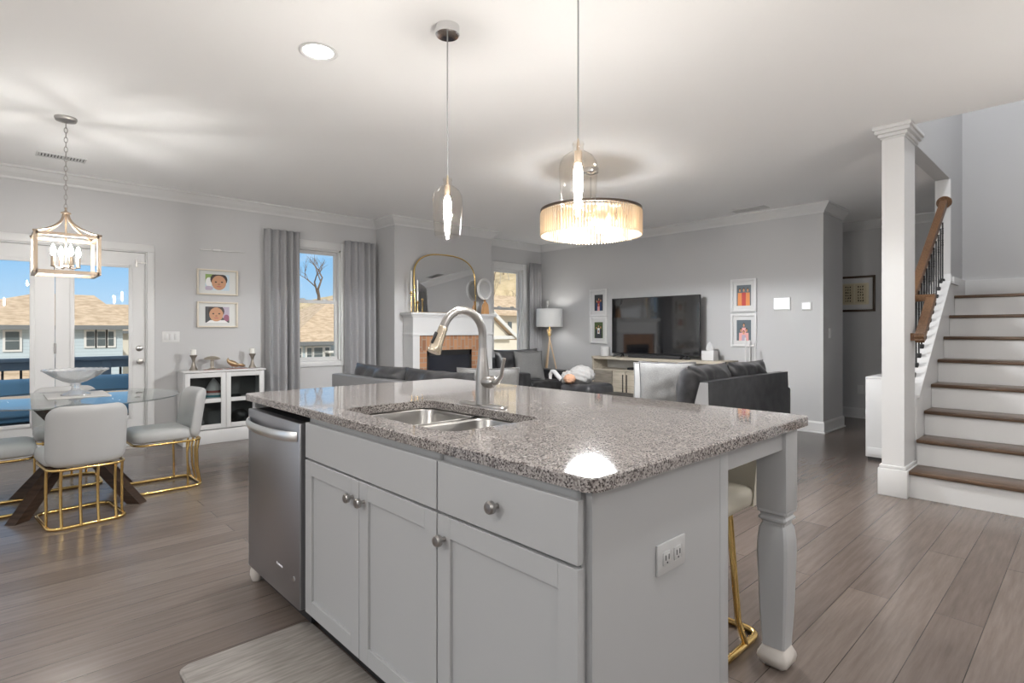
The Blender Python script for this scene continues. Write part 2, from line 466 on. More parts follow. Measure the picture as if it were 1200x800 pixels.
m = M().box(7.62, 7.66, -1.6, 1.03, 1.56, 1.76, .005).box(6.96, 7.62, 1.0, 1.03, 1.56, 1.76, .005)
struct('baseboard_landing', m, TRIM)

# double glazed door
dr = bpy.data.objects.new('door_1', None); C.objects.link(dr); dr.location = ((D0 + D1) / 2, YL, 0); ORG[dr.name] = Vector(dr.location); dr['kind'] = 'structure'
m = M().box(D0 - .065, D0, YL - .02, YL + .0, 0, DT, .004).box(D1, D1 + .065, YL - .02, YL, 0, DT, .004).box(D0 - .065, D1 + .065, YL - .02, YL, DT, DT + .075, .004)
m.box(D0, D0 + .012, YL, YL + .12, 0, DT).box(D1 - .012, D1, YL, YL + .12, 0, DT).box(D0, D1, YL, YL + .12, DT - .012, DT)
m.build('door_casing', TRIM, dr)
M().box(D0, D1, YL - .005, YL + .13, -.02, .022, .004).build('threshold', NICKEL, dr)
xm = .452
for nm, a, b, ga, gb in (('door_leaf', D0 + .015, xm - .003, -.145, .28), ('door_leaf', xm + .003, D1 - .015, .585, 1.055)):
    yy0, yy1 = YL + .02, YL + .065
    z0, z1, g0, g1 = .025, DT - .016, .33, 1.885
    m = M().box(a, ga, yy0, yy1, z0, z1).box(gb, b, yy0, yy1, z0, z1).box(ga, gb, yy0, yy1, z0, g0).box(ga, gb, yy0, yy1, g1, z1)
    for q0, q1, r0, r1 in ((ga - .022, ga + .014, g0 - .022, g1 + .022), (gb - .014, gb + .022, g0 - .022, g1 + .022), (ga, gb, g0 - .022, g0 + .014), (ga, gb, g1 - .014, g1 + .022)):
        m.box(q0, q1, yy0 - .012, yy0 + .002, r0, r1, .004)
    lf = m.build(nm, TRIM, dr)
    M().box(ga, gb, yy0 + .018, yy0 + .024, g0, g1).build('pane', GLASS, lf)
    if a > .3:
        M().lathe([(.0, 0), (.028, 0), (.028, .008), (.012, .012), (.011, .035), (.026, .042), (.030, .056), (.024, .07), (0, .073)], mtx=Matrix.Translation((1.135, yy0, .90)) @ Matrix.Rotation(PI / 2, 4, 'X'), cap=False).build('knob', NICKEL, lf)
        M().lathe([(0, 0), (.03, 0), (.028, .012), (.016, .018), (0, .019)], mtx=Matrix.Translation((1.135, yy0, 1.035)) @ Matrix.Rotation(PI / 2, 4, 'X'), cap=False).build('deadbolt', NICKEL, lf)
        M().lathe([(0, 0), (.03, 0), (.026, .010), (.0, .012)], mtx=Matrix.Translation((1.135, yy0, .56)) @ Matrix.Rotation(PI / 2, 4, 'X'), cap=False).build('pet_lock', NICKEL, lf)
        M().box(1.10, 1.19, yy0 - .02, yy0, 1.925, 1.94).box(1.10, 1.118, yy0 - .014, yy0, 1.885, 1.965).build('closer_latch', NICKEL, lf)
for z in (.25, 1.05, 1.82):
    M().tube([(xm, YL + .012, z - .05), (xm, YL + .012, z + .05)], .009).build('hinge', NICKEL, dr)

def window(name, W, yy):
    x0, x1, z0, z1 = W
    t = bpy.data.objects.new(name, None); C.objects.link(t); t.location = ((x0 + x1) / 2, yy, z0); ORG[t.name] = Vector(t.location); t['kind'] = 'structure'
    m = M().box(x0 - .085, x0, yy - .022, yy, z0 - .06, z1 + .10, .004).box(x1, x1 + .085, yy - .022, yy, z0 - .06, z1 + .10, .004)
    m.box(x0, x1, yy - .022, yy, z1, z1 + .10, .004).box(x0, x1, yy - .022, yy, z0 - .06, z0, .004)
    m.build('window_casing', TRIM, t)
    m = M().box(x0, x0 + .02, yy, yy + .12, z0, z1).box(x1 - .02, x1, yy, yy + .12, z0, z1).box(x0, x1, yy, yy + .12, z1 - .02, z1).box(x0, x1, yy, yy + .12, z0, z0 + .02)
    m.build('window_jamb', TRIM, t)
    zm = (z0 + z1) / 2 + .05
    for k, (a, b, d) in enumerate(((z0 + .02, zm + .02, .045), (zm - .02, z1 - .02, .075))):
        m = M().box(x0 + .02, x0 + .055, yy + d, yy + d + .03, a, b).box(x1 - .055, x1 - .02, yy + d, yy + d + .03, a, b)
        m.box(x0 + .055, x1 - .055, yy + d, yy + d + .03, b - .04, b).box(x0 + .055, x1 - .055, yy + d, yy + d + .03, a, a + .04)
        s = m.build('window_sash', TRIM, t)
        M().box(x0 + .05, x1 - .05, yy + d + .012, yy + d + .018, a + .03, b - .03).build('pane', GLASS, s)
        if k == 0:
            for q in (.28, .72):
                M().box(x0 + (x1 - x0) * q - .03, x0 + (x1 - x0) * q + .03, yy + d + .0, yy + d + .03, b, b + .018, .004).build('sash_lock', TRIM, s)
window('window_1', W1, YL)
window('window_2', W2, YL)

# post at the foot of the stairs, beam over the stairwell edge
m = M().box(4.86, 5.20, .985, 1.125, 0, Hc)
m.box(4.838, 5.24, .963, 1.147, 0, .20, .004).box(4.846, 5.23, .971, 1.139, .20, .225, .004)
for k, (d, za, zb) in enumerate(((.010, 2.645, 2.66), (.022, 2.66, 2.685), (.04, 2.685, 2.712), (.052, 2.712, 2.7399))):
    m.box(4.86 - d, 5.20 + d, .985 - d, 1.125 + d, za, zb, .004)
struct('trim_3', m, TRIM)
m = M().box(4.955, 6.95, 1.0305, 1.15, Hc - .006, Hc - .0005).box(6.93, 6.97, 1.022, 1.148, 1.58, Hc - .012, .003)
m.box(6.915, 6.97, 1.015, 1.155, 1.58, 1.78, .004)
struct('trim_4', m, TRIM)

# stairs
RISE, RUN, XN, YE2, YR = .195, .267, 4.89, .97, -.245
st = thing('staircase', 'white staircase with brown oak treads climbing beside the white post', 'staircase', (XN, .4, 0))
for k in range(8):
    xn = XN + k * RUN; z = RISE * (k + 1)
    xe = xn + RUN + .03 if k < 7 else 7.62
    M().box(xn, xe, YR, YE2, z - .028, z, .006).build('tread' if k < 7 else 'landing_board', TREADW, st)
    M().box(xn + .028, xn + .046, YR, YE2, RISE * k, z - .028).build('riser', WHITE, st)
# closed white stringer whose sloping top carries the balusters
s0 = RISE / RUN
def zc(x): return .861 + .737 * (x - 5.41)
m = M().prism([(5.2, 0), (6.93, 0), (6.93, zc(6.5)), (6.5, zc(6.5)), (5.2, zc(5.2))], 'y', .972, 1.085)
m.prism([(5.2, zc(5.2)), (6.5, zc(6.5)), (6.93, zc(6.5)), (6.93, zc(6.5) + .02), (6.49, zc(6.5) + .02), (5.2, zc(5.2) + .02)], 'y', .955, 1.10)
m.build('stringer', WHITE, st)

# handrail
br = thing('stair_balustrade', 'brown oak handrail on black metal balusters along the stairs', 'handrail', (5.9, 1.02, .86))
ra = M()
P = [(5.21, 1.03, 1.165), (5.33, 1.03, 1.165), (5.36, 1.0, 1.165), (5.36, .99, 1.17)]
ra.bar((5.075, .9845, 1.175), (5.075, .90, 1.175), .060, .056)
ra.bar((5.05, .93, 1.155), (5.49, .93, 1.49), .058, .056)
ra.bar((5.475, .902, 1.485), (5.475, 1.06, 1.485), .060, .056)
ra.bar((5.2005, 1.06, 1.295), (6.91, 1.072, 2.49), .058, .056)
ra.build('rail', RAILW, br)
M().lathe([(.0, 0), (.062, 0), (.066, .01), (.06, .022), (0, .024)], cap=False, mtx=Matrix.Translation((6.945, 1.075, 2.50)) @ Matrix.Rotation(-PI / 2, 4, 'Y')).build('rosette', RAILW, br)
for k in range(14):
    bx = 5.28 + k * .10
    zb = zc(bx) + .02
    yb, zt = 1.03, 1.295 + .699 * (bx - 5.2) - .012
    if bx > 6.5: zb = zc(6.5) + .02
    mm = M().box(bx - .0055, bx + .0055, yb - .0055, yb + .0055, zb, zt)
    if k % 2:
        for q in range(10):
            mm.box(-.0075, .0075, -.003, .003, 0, .012, mtx=Matrix.Translation((bx, yb, zb + .30 + q * .022)) @ Matrix.Rotation(q * .6, 4, 'Z'))
    b_ = mm.build('baluster', BLACK, br, smooth=0)
    M().box(bx - .017, bx + .017, yb - .017, yb + .017, zb - .012, zb + .03, .006).build('shoe', BLACK, b_)

# low white cabinet behind the post
ex = thing('low_cabinet', 'low white cabinet standing behind the white post in the hallway', 'cabinet', (6.3, 1.4, 0))
M().box(6.06, 6.6, 1.16, 1.535, .03, .765, .003).build('body', WHITE, ex)
M().box(6.06, 6.6, 1.16, 1.535, .765, .785, .003).build('top', WHITE, ex)
M().box(6.075, 6.58, 1.18, 1.52, 0, .03).build('plinth', GAP, ex)
M().box(6.052, 6.06, 1.18, 1.52, .05, .12, .002).build('kickboard', WHITE, ex)

# ================================================================== THE ISLAND
ZT, ZB = .914, .882
sl = M()
out = rrect(.910, 2.172, .722, 2.903, .035, 6); hole = rrect(1.012, 1.420, 1.350, 2.055, .055, 6)
t = bmesh.new()
O1 = [t.verts.new((*p, ZT - .004)) for p in out]; O0 = [t.verts.new((*p, ZB)) for p in out]
I1 = [t.verts.new((*p, ZT)) for p in hole]; I0 = [t.verts.new((*p, ZB)) for p in hole]
oin = rrect(.914, 2.168, .726, 2.899, .032, 6); O2 = [t.verts.new((*p, ZT)) for p in oin]
n = len(O1)
for k in range(n):
    j = (k + 1) % n
    t.faces.new((O0[k], O0[j], O1[j], O1[k])); t.faces.new((O1[k], O1[j], O2[j], O2[k]))
    t.faces.new((O2[k], O2[j], I1[j], I1[k])); t.faces.new((I1[k], I1[j], I0[j], I0[k])); t.faces.new((O0[j], O0[k], I0[k], I0[j]))
bmesh.ops.recalc_face_normals(t, faces=t.faces)
sl._join(t)
tag(sl.build('granite_countertop', GRANITE), 'speckled pinkish grey granite countertop covering the white kitchen island', 'countertop')

fr = thing('island_frame', 'white kitchen island frame with end panel and carved legs under granite', 'kitchen island', (1.55, 1.8, 0))
M().box(.955, 1.56, .760, .778, 0, ZB - .001).build('end_panel', CAB, fr)
M().box(1.545, 1.595, .758, 2.85, 0, ZB - .001, .002).build('back_panel', CAB, fr)
M().box(.94, 1.56, 2.83, 2.868, 0, ZB - .001).build('end_panel', CAB, fr)
M().box(.985, 1.545, .778, 2.20, .0, .09).build('toe_kick', GAP, fr)  # near-black colour paints in the shade under the doors
def island_leg(cx, cy, z1):
    m = M(); h = .053
    m.box(cx - h, cx + h, cy - h, cy + h, .575, z1, .003)
    def sq(prof):
        rows = []
        for w, z in prof:
            c = w * .16
            rows.append([(cx + a, cy + b, z) for a, b in ((-w + c, -w), (w - c, -w), (w, -w + c), (w, w - c), (w - c, w), (-w + c, w), (-w, w - c), (-w, -w + c))])
        m.grid(rows, closed_u=True)
    sq([(.053, .576), (.053, .566), (.044, .558), (.044, .552), (.050, .545), (.050, .538), (.040, .530), (.040, .520), (.047, .508), (.0525, .46), (.0535, .42), (.052, .36), (.046, .18), (.040, .085), (.041, .078)])
    ft = M()
    rows = []
    for w, z in [(.036, .082), (.044, .066), (.052, .05), (.054, .038), (.050, .018), (.032, .002), (.03, 0)]:
        c = w * .16
        rows.append([(cx + a, cy + b, z) for a, b in ((-w + c, -w), (w - c, -w), (w, -w + c), (w, w - c), (w - c, w), (-w + c, w), (-w, w - c), (-w, -w + c))])
    ft.grid(rows, closed_u=True)
    return m, ft
for cy in (.815, 2.80):
    a, b = island_leg(2.10, cy, ZB - .001)
    lg = a.build('leg', CAB, fr, smooth=30); b.build('foot', mat('cream painted foot', (.56, .52, .48), .4), lg, smooth=50)
m = M().box(1.595, 2.047, .775, .795, .80, ZB - .001).box(2.09, 2.11, .868, 2.747, .80, ZB - .001).box(1.595, 2.047, 2.80, 2.82, .80, ZB - .001)
m.build('apron', CAB, fr)
bf = M().lathe([(.018, .09), (.022, .075), (.030, .05), (.031, .03), (.024, .008), (.02, 0)], .952, 2.842, 16)
bf.build('bun_foot', mat('cream painted foot'), fr)
# outlet in the end panel
OUTP = mat('painted outlet', (.46, .46, .46), .4)
op = M().box(1.205, 1.338, .753, .760, .61, .688, .003).build('outlet', OUTP, fr)
for ox in (1.245, 1.298):
    rc_ = M().box(ox - .018, ox + .018, .7505, .7535, .632, .666, .003).build('receptacle', OUTP, fr)
    M().box(ox - .009, ox - .006, .7498, .7508, .645, .658).box(ox + .006, ox + .009, .7498, .7508, .645, .658).box(ox - .002, ox + .002, .7498, .7508, .636, .640).build('socket_holes', GAP, rc_)
FX = .93
def shaker(par, y0, y1, z0, z1, knob, name='door', panel=True):
    rw = .058
    if panel:
        m = M().box(FX - .002, FX + .006, y0 + .02, y1 - .02, z0 + .02, z1 - .02)
        for q in ((y0, y0 + rw, z0, z1), (y1 - rw, y1, z0, z1), (y0 + rw, y1 - rw, z0, z0 + rw), (y0 + rw, y1 - rw, z1 - rw, z1)):
            m.box(FX - .0115, FX + .008, q[0], q[1], q[2], q[3], .0012, 1)
    else:
        m = M().box(FX - .0115, FX + .008, y0, y1, z0, z1, .0025)
    d = m.build(name, CAB, par, smooth=20)
    if knob:
        y, z = knob
        M().lathe([(.007, 0), (.006, .012), (.010, .016), (.016, .018), (.0165, .028), (.013, .033), (0, .034)], cap=False, mtx=Matrix.Translation((FX - .0115, y, z)) @ Matrix.Rotation(-PI / 2, 4, 'Y')).build('knob', NICKEL, d)
    return d
cb = thing('sink_base_cabinet', 'white base cabinet with two shaker doors under the sink', 'cabinet', (1.2, 1.74, .09))
M().box(FX + .010, 1.542, 1.287, 1.300, .09, ZB - .002).box(FX + .010, 1.542, 2.178, 2.190, .09, ZB - .002).box(FX + .010, 1.542, 1.30, 2.178, .09, .105).box(FX + .010, FX + .03, 1.287, 2.19, .705, ZB - .002).box(FX + .010, FX + .03, 1.287, 2.19, .09, .13).build('carcass', CAB, cb)
shaker(cb, 1.744, 2.187, .098, .708, (1.785, .645))
shaker(cb, 1.290, 1.740, .098, .708, (1.706, .645))
shaker(cb, 1.290, 2.187, .716, .856, None, 'false_drawer_front', False)
cb = thing('drawer_base_cabinet', 'white base cabinet with one drawer over one shaker door at island corner', 'cabinet', (1.2, 1.02, .09))
M().box(FX + .010, 1.542, .779, .792, .09, ZB - .002).box(FX + .010, 1.542, 1.274, 1.285, .09, ZB - .002).box(FX + .010, 1.542, .79, 1.275, .09, .105).box(FX + .010, FX + .03, .779, 1.285, .705, ZB - .002).box(FX + .010, FX + .03, .779, 1.285, .09, .13).build('carcass', CAB, cb)
shaker(cb, .770, 1.284, .098, .708, (1.250, .645))
shaker(cb, .770, 1.284, .716, .856, (1.03, .788), 'drawer', False)

# sink: two bowls
sk = thing('kitchen_sink', 'stainless steel double bowl sink set below the granite', 'sink', (1.215, 1.70, ZB - .22))
for a, b, dep in ((1.345, 1.675, .20), (1.705, 2.062, .20)):
    t = bmesh.new(); rows = []
    for ins, z in ((0, 0), (.004, -.01), (.008, -dep + .06), (.02, -dep + .02), (.05, -dep), (.12, -dep - .004)):
        rows.append([(x, y, ZB - .001 + z) for x, y in rrect(1.004 + ins, 1.428 - ins, a + ins, b - ins, max(.06 - ins * .1, .04), 6)])
    m = M().grid(rows, closed_u=True)
    x = M(); x.b = m.b
    f = bmesh.new()
    vs = [f.verts.new(p) for p in rows[-1]]; f.faces.new(vs)
    x._join(f)
    bo = x.build('bowl', SINKM, sk, smooth=50, solid=.002)
    M().lathe([(.0, ZB - dep - .005), (.03, ZB - dep - .004), (.042, ZB - dep - .001), (.044, ZB - dep + .001), (.03, ZB - dep + .0)], 1.22, (a + b) / 2, 20, cap=False).build('drain', CHROME, bo)
M().box(1.004, 1.428, 1.672, 1.708, ZB - .045, ZB - .025, .008).build('divider', SINKM, sk)

# faucet
fa = thing('kitchen_faucet', 'brushed nickel gooseneck faucet with pull down spout behind the sink', 'faucet', (1.475, 1.745, ZT))
fx, fy = 1.475, 1.745
rows = [[(x, y, z) for x, y in rrect(fx - .028 + i, fx + .028 - i, fy - .135 + i, fy + .135 - i, .027 - i, 5)] for i, z in ((0, ZT), (0, ZT + .004), (.004, ZT + .008), (.02, ZT + .009))]
m = M().grid(rows, closed_u=True); f = bmesh.new(); f.faces.new([f.verts.new(p) for p in rows[-1]]); m._join(f)
m.build('base_plate', NICKEL, fa, smooth=40)
M().lathe([(.030, ZT + .008), (.029, ZT + .02), (.028, ZT + .10), (.0265, ZT + .14), (.021, ZT + .19), (.0175, ZT + .235)], fx, fy, 24).build('body', NICKEL, fa, smooth=60)
R = .102
pts = [(fx, fy, ZT + .20), (fx, fy, ZT + .26)] + [(fx - R + a, fy, b) for a, b in arc(0, ZT + .288, R, 0, 160, 16)]
M().tube(pts, .0165, 14).build('gooseneck', NICKEL, fa, smooth=60)
e0 = Vector(pts[-1]); d = (Vector(pts[-1]) - Vector(pts[-2])).normalized()
m = M(); q = [e0 + d * s for s in (0, .004, .02, .075, .105, .108)]
m.tube(q, [.0165, .0185, .0185, .022, .027, .0245], 18)
sp_ = m.build('spray_head', mat('warm nickel', (.62, .54, .42), .22, 1.), fa, smooth=50)
side = Vector((-d.z, 0, d.x)).normalized()
if side.x > 0: side = -side
c0 = e0 + d * .055 + side * .0195
M().box(-.004, .004, -.009, .009, -.024, .024, .003, mtx=Matrix.Translation(c0) @ d.to_track_quat('Z', 'Y').to_matrix().to_4x4()).build('spray_button', MATTE_BLACK, sp_)
m = M().tube([(fx, fy - .01, ZT + .10), (fx, fy - .045, ZT + .10)], .024, 20).tube([(fx, fy - .045, ZT + .10), (fx, fy - .062, ZT + .102), (fx, fy - .074, ZT + .102)], [.026, .025, .018], 20)
lv = m.build('valve', NICKEL, fa, smooth=50)
M().tube([(fx, fy - .06, ZT + .10), (fx, fy - .09, ZT + .104), (fx, fy - .115, ZT + .13), (fx, fy - .124, ZT + .17), (fx, fy - .132, ZT + .20)], [.014, .012, .009, .007, .008], 12).build('lever', NICKEL, lv, smooth=60)

# dishwasher
DX = .905
dw = thing('dishwasher', 'stainless steel dishwasher with bowed bar handle at island end', 'dishwasher', (1.2, 2.51, 0))
M().box(.945, 1.53, 2.225, 2.822, .10, .845).build('tub', GAP, dw)
M().box(DX, .945, 2.212, 2.818, .093, .848, .004).build('door', STEEL, dw)
M().box(.96, 1.0, 2.225, 2.822, .02, .10).build('kick_plate', MATTE_BLACK, dw)
M().box(DX + .006, .945, 2.206, 2.211, .1, .845).build('door_edge', mat('dark door edge', (.10, .10, .105), .5), dw)
pts = [(DX - .002, 2.79, .792)] + [(DX - .05 * math.sin(PI * k / 12) ** .6 - .006, 2.79 - .555 * k / 12, .792) for k in range(13)] + [(DX - .002, 2.235, .792)]
M().tube(pts, .007, 10, ry=.021).build('handle', STEELL, dw, smooth=60)
M().lathe([(0, 0), (.011, 0), (.010, .002), (0, .0025)], cap=False, mtx=Matrix.Translation((DX, 2.268, .205)) @ Matrix.Rotation(-PI / 2, 4, 'Y')).build('badge', CHROME, dw)
m = M(); pts = [(DX - .001, 2.452 - .0035 * k, .216 + (.004 if k % 2 else -.003) + (.004 if k == 1 else 0)) for k in range(19)]
m.tube(pts, .0011, 5); m.build('script_mark', STEELL, dw)

# kitchen mat
rows = [[(x, y, z) for x, y in rrect(.488 + i, .972 - i, 1.05 + i, 2.272 - i, .035, 5)] for i, z in ((0, .001), (0, .010), (.006, .016), (.05, .0165))]
m = M().grid(rows, closed_u=True); f = bmesh.new(); f.faces.new([f.verts.new(p) for p in rows[-1]]); m._join(f)
tag(m.build('kitchen_mat', KMAT, smooth=40), 'greige wood grain kitchen mat on the floor before the sink', 'mat')

# bar stool under the overhang
bs = thing('bar_stool', 'cream bar stool on a gold loop base under the granite overhang', 'stool', (2.02, 1.13, 0))
sx, sy = 2.02, 1.13
M().box(sx - .21, sx + .17, sy - .2, sy + .2, .53, .615, .03, 3).build('seat', CREAM, bs, smooth=60)
rows = []
for z, xo, th in ((.54, .165, .045), (.60, .175, .05), (.70, .195, .045), (.80, .215, .04), (.845, .222, .03), (.852, .225, .012)):
    ring = []
    for k in range(13):
        v = -1 + k / 6; ring.append((sx + xo + th - .03 * v * v * 0, sy + .205 * v, z))
    for k in range(13):
        v = 1 - k / 6; ring.append((sx + xo - .0 - .03 * v * v, sy + .205 * v, z))
    rows.append(ring)
m = M().grid(rows, closed_u=True); f = bmesh.new(); f.faces.new([f.verts.new(p) for p in rows[-1]]); m._join(f)
m.build('backrest', CREAM, bs, smooth=60)
lp = [(x, y, .013) for x, y in rrect(sx - .20, sx + .225, sy - .19, sy + .19, .05, 5)]
M().tube(lp, .013, 8, closed=True).build('base_ring', GOLD, bs, smooth=60)
for s in (-1, 1):
    M().tube([(sx + .10, sy + s * .19, .013), (sx + .05, sy + s * .185, .12), (sx + .03, sy + s * .17, .40), (sx + .03, sy + s * .16, .53)], .013, 8).build('leg', GOLD, bs, smooth=60)

# ================================================================== DINING
TX, TY, TZ = .45, 5.03, .745
tb = thing('dining_table', 'round glass dining table on crossed dark wood legs', 'table', (TX, TY, 0))
M().lathe([(.60, TZ - .012), (.628, TZ - .010), (.632, TZ - .006), (.628, TZ - .001), (.615, TZ)], TX, TY, 72).build('glass_top', TGLASS, tb)
for a in (0, 1):
    ang = math.radians(45 + 90 * a - 2)
    dx, dy = math.cos(ang), math.sin(ang)
    for s in (-1, 1):
        mm = M().prism([(.50, 0), (.40, 0), (-.32, TZ - .035), (-.32, TZ - .0125), (-.24, TZ - .0125)], 'y', -.035, .035, mtx=Matrix.Translation((TX, TY, 0)) @ Matrix.Rotation(ang + (PI if s < 0 else 0), 4, 'Z'))
        mm.build('leg', DARKWOOD, tb, smooth=0)
def chair_parts(t):
    # local: seat faces +Y, base at z=0
    m = M()
    W = .21
    rows = []
    for ins, z in ((.03, .378), (.008, .386), (0, .40), (0, .435), (.008, .455), (.03, .467), (.09, .472)):
        rows.append([(x, y, z) for x, y in rrect(-W + ins, W - ins, -.17 + ins, .23 - ins, .06, 5)])
    m.grid(rows, closed_u=True); f = bmesh.new(); f.faces.new([f.verts.new(p) for p in rows[-1]]); m._join(f)
    m.build('seat', LEATHER, t, local=True, smooth=70)
    m = M(); N = 26; z0, z1, rc = .375, .758, .075
    us = [math.sin(PI / 2 * (-1 + 2 * k / N)) for k in range(N + 1)]
    for sg in (-1, 1):
        rows = []
        for v in us:
            z = (z0 + z1) / 2 + v * (z1 - z0) / 2
            e_ = (z1 - z0) / 2 - abs(z - (z0 + z1) / 2)
            hw_ = .212 - (rc - math.sqrt(max(0, rc * rc - (rc - e_) ** 2)) if e_ < rc else 0)
            row = []
            for u in us:
                x = u * hw_
                k = max(0, 1 - abs(u) ** 9) ** .5 * max(0, 1 - abs(v) ** 11) ** .5
                yc = -.215 - .055 * (z - z0) / (z1 - z0) + .065 * (abs(x) / .212) ** 2.4
                row.append((x, yc - sg * .036 * k, z))
            rows.append(row if sg > 0 else row[::-1])
        m.grid(rows)
    m.build('backrest', LEATHER, t, local=True, smooth=80, weld=True)
    M().tube([(x, y, .366) for x, y in rrect(-.20, .20, -.235, .215, .09, 5)], .009, 8, closed=True).build('seat_frame', GOLD, t, local=True, smooth=60)
    M().tube([(x, y, .011) for x, y in rrect(-.20, .20, -.235, .225, .07, 5)], .011, 8, closed=True).build('base_ring', GOLD, t, local=True, smooth=60)
    for bx, by in ((-.197, -.13), (-.14, -.215), (-.045, -.225), (.045, -.225), (.14, -.215), (.197, -.13)):
        yb = by - .022 if abs(bx) < .18 else by
        M().tube([(bx, by - .012, .366), (bx, by + .004, .28), (bx, by + .0, .14), (bx, yb, .011)], .0085, 8).build('leg', GOLD, t, local=True, smooth=60)
spots = [(.43, 4.60, 0.10, 'grey upholstered gold framed chair with its back to the kitchen island'),
         (.98, 5.06, PI / 2 + .03, 'grey upholstered gold framed chair beside the white display cabinet'),
         (.0, 5.10, -PI / 2, 'grey upholstered gold framed chair cut off at the left edge'),
         (.45, 5.68, PI, 'grey upholstered gold framed chair at far side of glass table by door')]
ch0 = None
for x, y, rz, lab in spots:
    if ch0 is None:
        ch0 = thing('dining_chair', lab, 'chair', (x, y, 0), rz, 'dining chairs around the glass table'); chair_parts(ch0)
    else: dup(ch0, (x, y, 0), rz, lab)

tag(M().box(.285, .645, 4.96, 5.42, TZ + .001, TZ + .005, .001).build('placemat', mat('pale woven placemat', (.62, .61, .59), .8)), 'pale rectangular placemat on the glass table under the crystal bowl', 'placemat')
bw = thing('crystal_bowl', 'cut crystal pedestal bowl on the dining table', 'bowl', (.455, 5.16, TZ + .005))
zb = TZ + .006
M().lathe([(.09, zb), (.088, zb + .008), (.05, zb + .02), (.028, zb + .04), (.026, zb + .06), (.034, zb + .072), (.026, zb + .085)], .455, 5.16, 28).build('pedestal', BOWLG, bw, smooth=40)
m = M(); rows = []; N = 56
for r, z in ((.02, zb + .082), (.07, zb + .10), (.13, zb + .135), (.19, zb + .178), (.196, zb + .18), (.188, zb + .186), (.125, zb + .147), (.065, zb + .112), (.01, zb + .098)):
    rows.append([(.455 + r * (1 + .03 * (k % 2)) * math.cos(2 * PI * k / N), 5.16 + r * (1 + .03 * (k % 2)) * math.sin(2 * PI * k / N), z + (.006 * (k % 2) if r > .15 else 0)) for k in range(N)])
m.grid(rows, closed_u=True); m.build('dish', BOWLG, bw, smooth=20)

# lantern chandelier
LX, LY = .39, 5.06
ln = thing('lantern_chandelier', 'brushed gold open lantern chandelier hanging over the dining table', 'chandelier', (LX, LY, 1.60))
M().lathe([(.01, 2.70), (.02, 2.705), (.06, 2.715), (.066, 2.728), (.066, 2.7395)], LX, LY, 28).build('canopy', NICKEL, ln)
z = 2.705; k = 0
while z > 2.10:
    h = .042
    pts = []
    for q in range(10):
        a = 2 * PI * q / 10
        u, w = .010 * math.cos(a), .5 * h * math.sin(a)
        pts.append((LX + (u if k % 2 else 0), LY + (0 if k % 2 else u), z - h / 2 + w))
    M().tube(pts, .0025, 5, closed=True).build('chain_link', NICKEL, ln)
    z -= .034; k += 1
hw = .172
m = M(); bw_ = .022
rzL = Matrix.Translation((LX, LY, 0)) @ Matrix.Rotation(math.radians(0), 4, 'Z')
for a in (-1, 1):
    for b in (-1, 1):
        m.box(a * hw - bw_ / 2, a * hw + bw_ / 2, b * hw - bw_ / 2, b * hw + bw_ / 2, 1.615, 1.895, mtx=rzL)
    for zz in (1.626, 1.884):
        m.box(-hw, hw, a * hw - bw_ / 2, a * hw + bw_ / 2, zz - bw_ / 2, zz + bw_ / 2, mtx=rzL)
        m.box(a * hw - bw_ / 2, a * hw + bw_ / 2, -hw, hw, zz - bw_ / 2, zz + bw_ / 2, mtx=rzL)
m.build('cage', BRASS, ln, smooth=0)
for a in (-1, 1):
    for b in (-1, 1):
        P0 = []
        for q in range(11):
            f = q / 10; P0.append((a * hw * (1 - f) ** 1.9 + a * .012, b * hw * (1 - f) ** 1.9 + b * .012, 1.895 + .16 * f ** 1.25))
        M().tube(P0, .008, 6, mtx=rzL).build('arm', BRASS, ln)
M().tube([(LX, LY, 2.09), (LX, LY, 1.68)], .006, 8).lathe([(.012, 2.05), (.03, 2.055), (.03, 2.062), (.008, 2.075), (.006, 2.10)], LX, LY, 16).build('stem', BRASS, ln)
for q in range(4):
    a = q * PI / 2 + .3
    cx, cy = LX + .075 * math.cos(a), LY + .075 * math.sin(a)
    s_ = M().tube([(LX, LY, 1.685), (LX + .04 * math.cos(a), LY + .04 * math.sin(a), 1.665), (cx, cy, 1.675)], .005, 6).lathe([(.008, 1.672), (.018, 1.677), (.013, 1.68), (.013, 1.75), (.011, 1.752)], cx, cy, 14).build('candle_sleeve', BRASS, ln)
    M().lathe([(.006, 1.752), (.014, 1.77), (.015, 1.785), (.009, 1.81), (.002, 1.828)], cx, cy, 12).build('bulb', BULBW, s_)

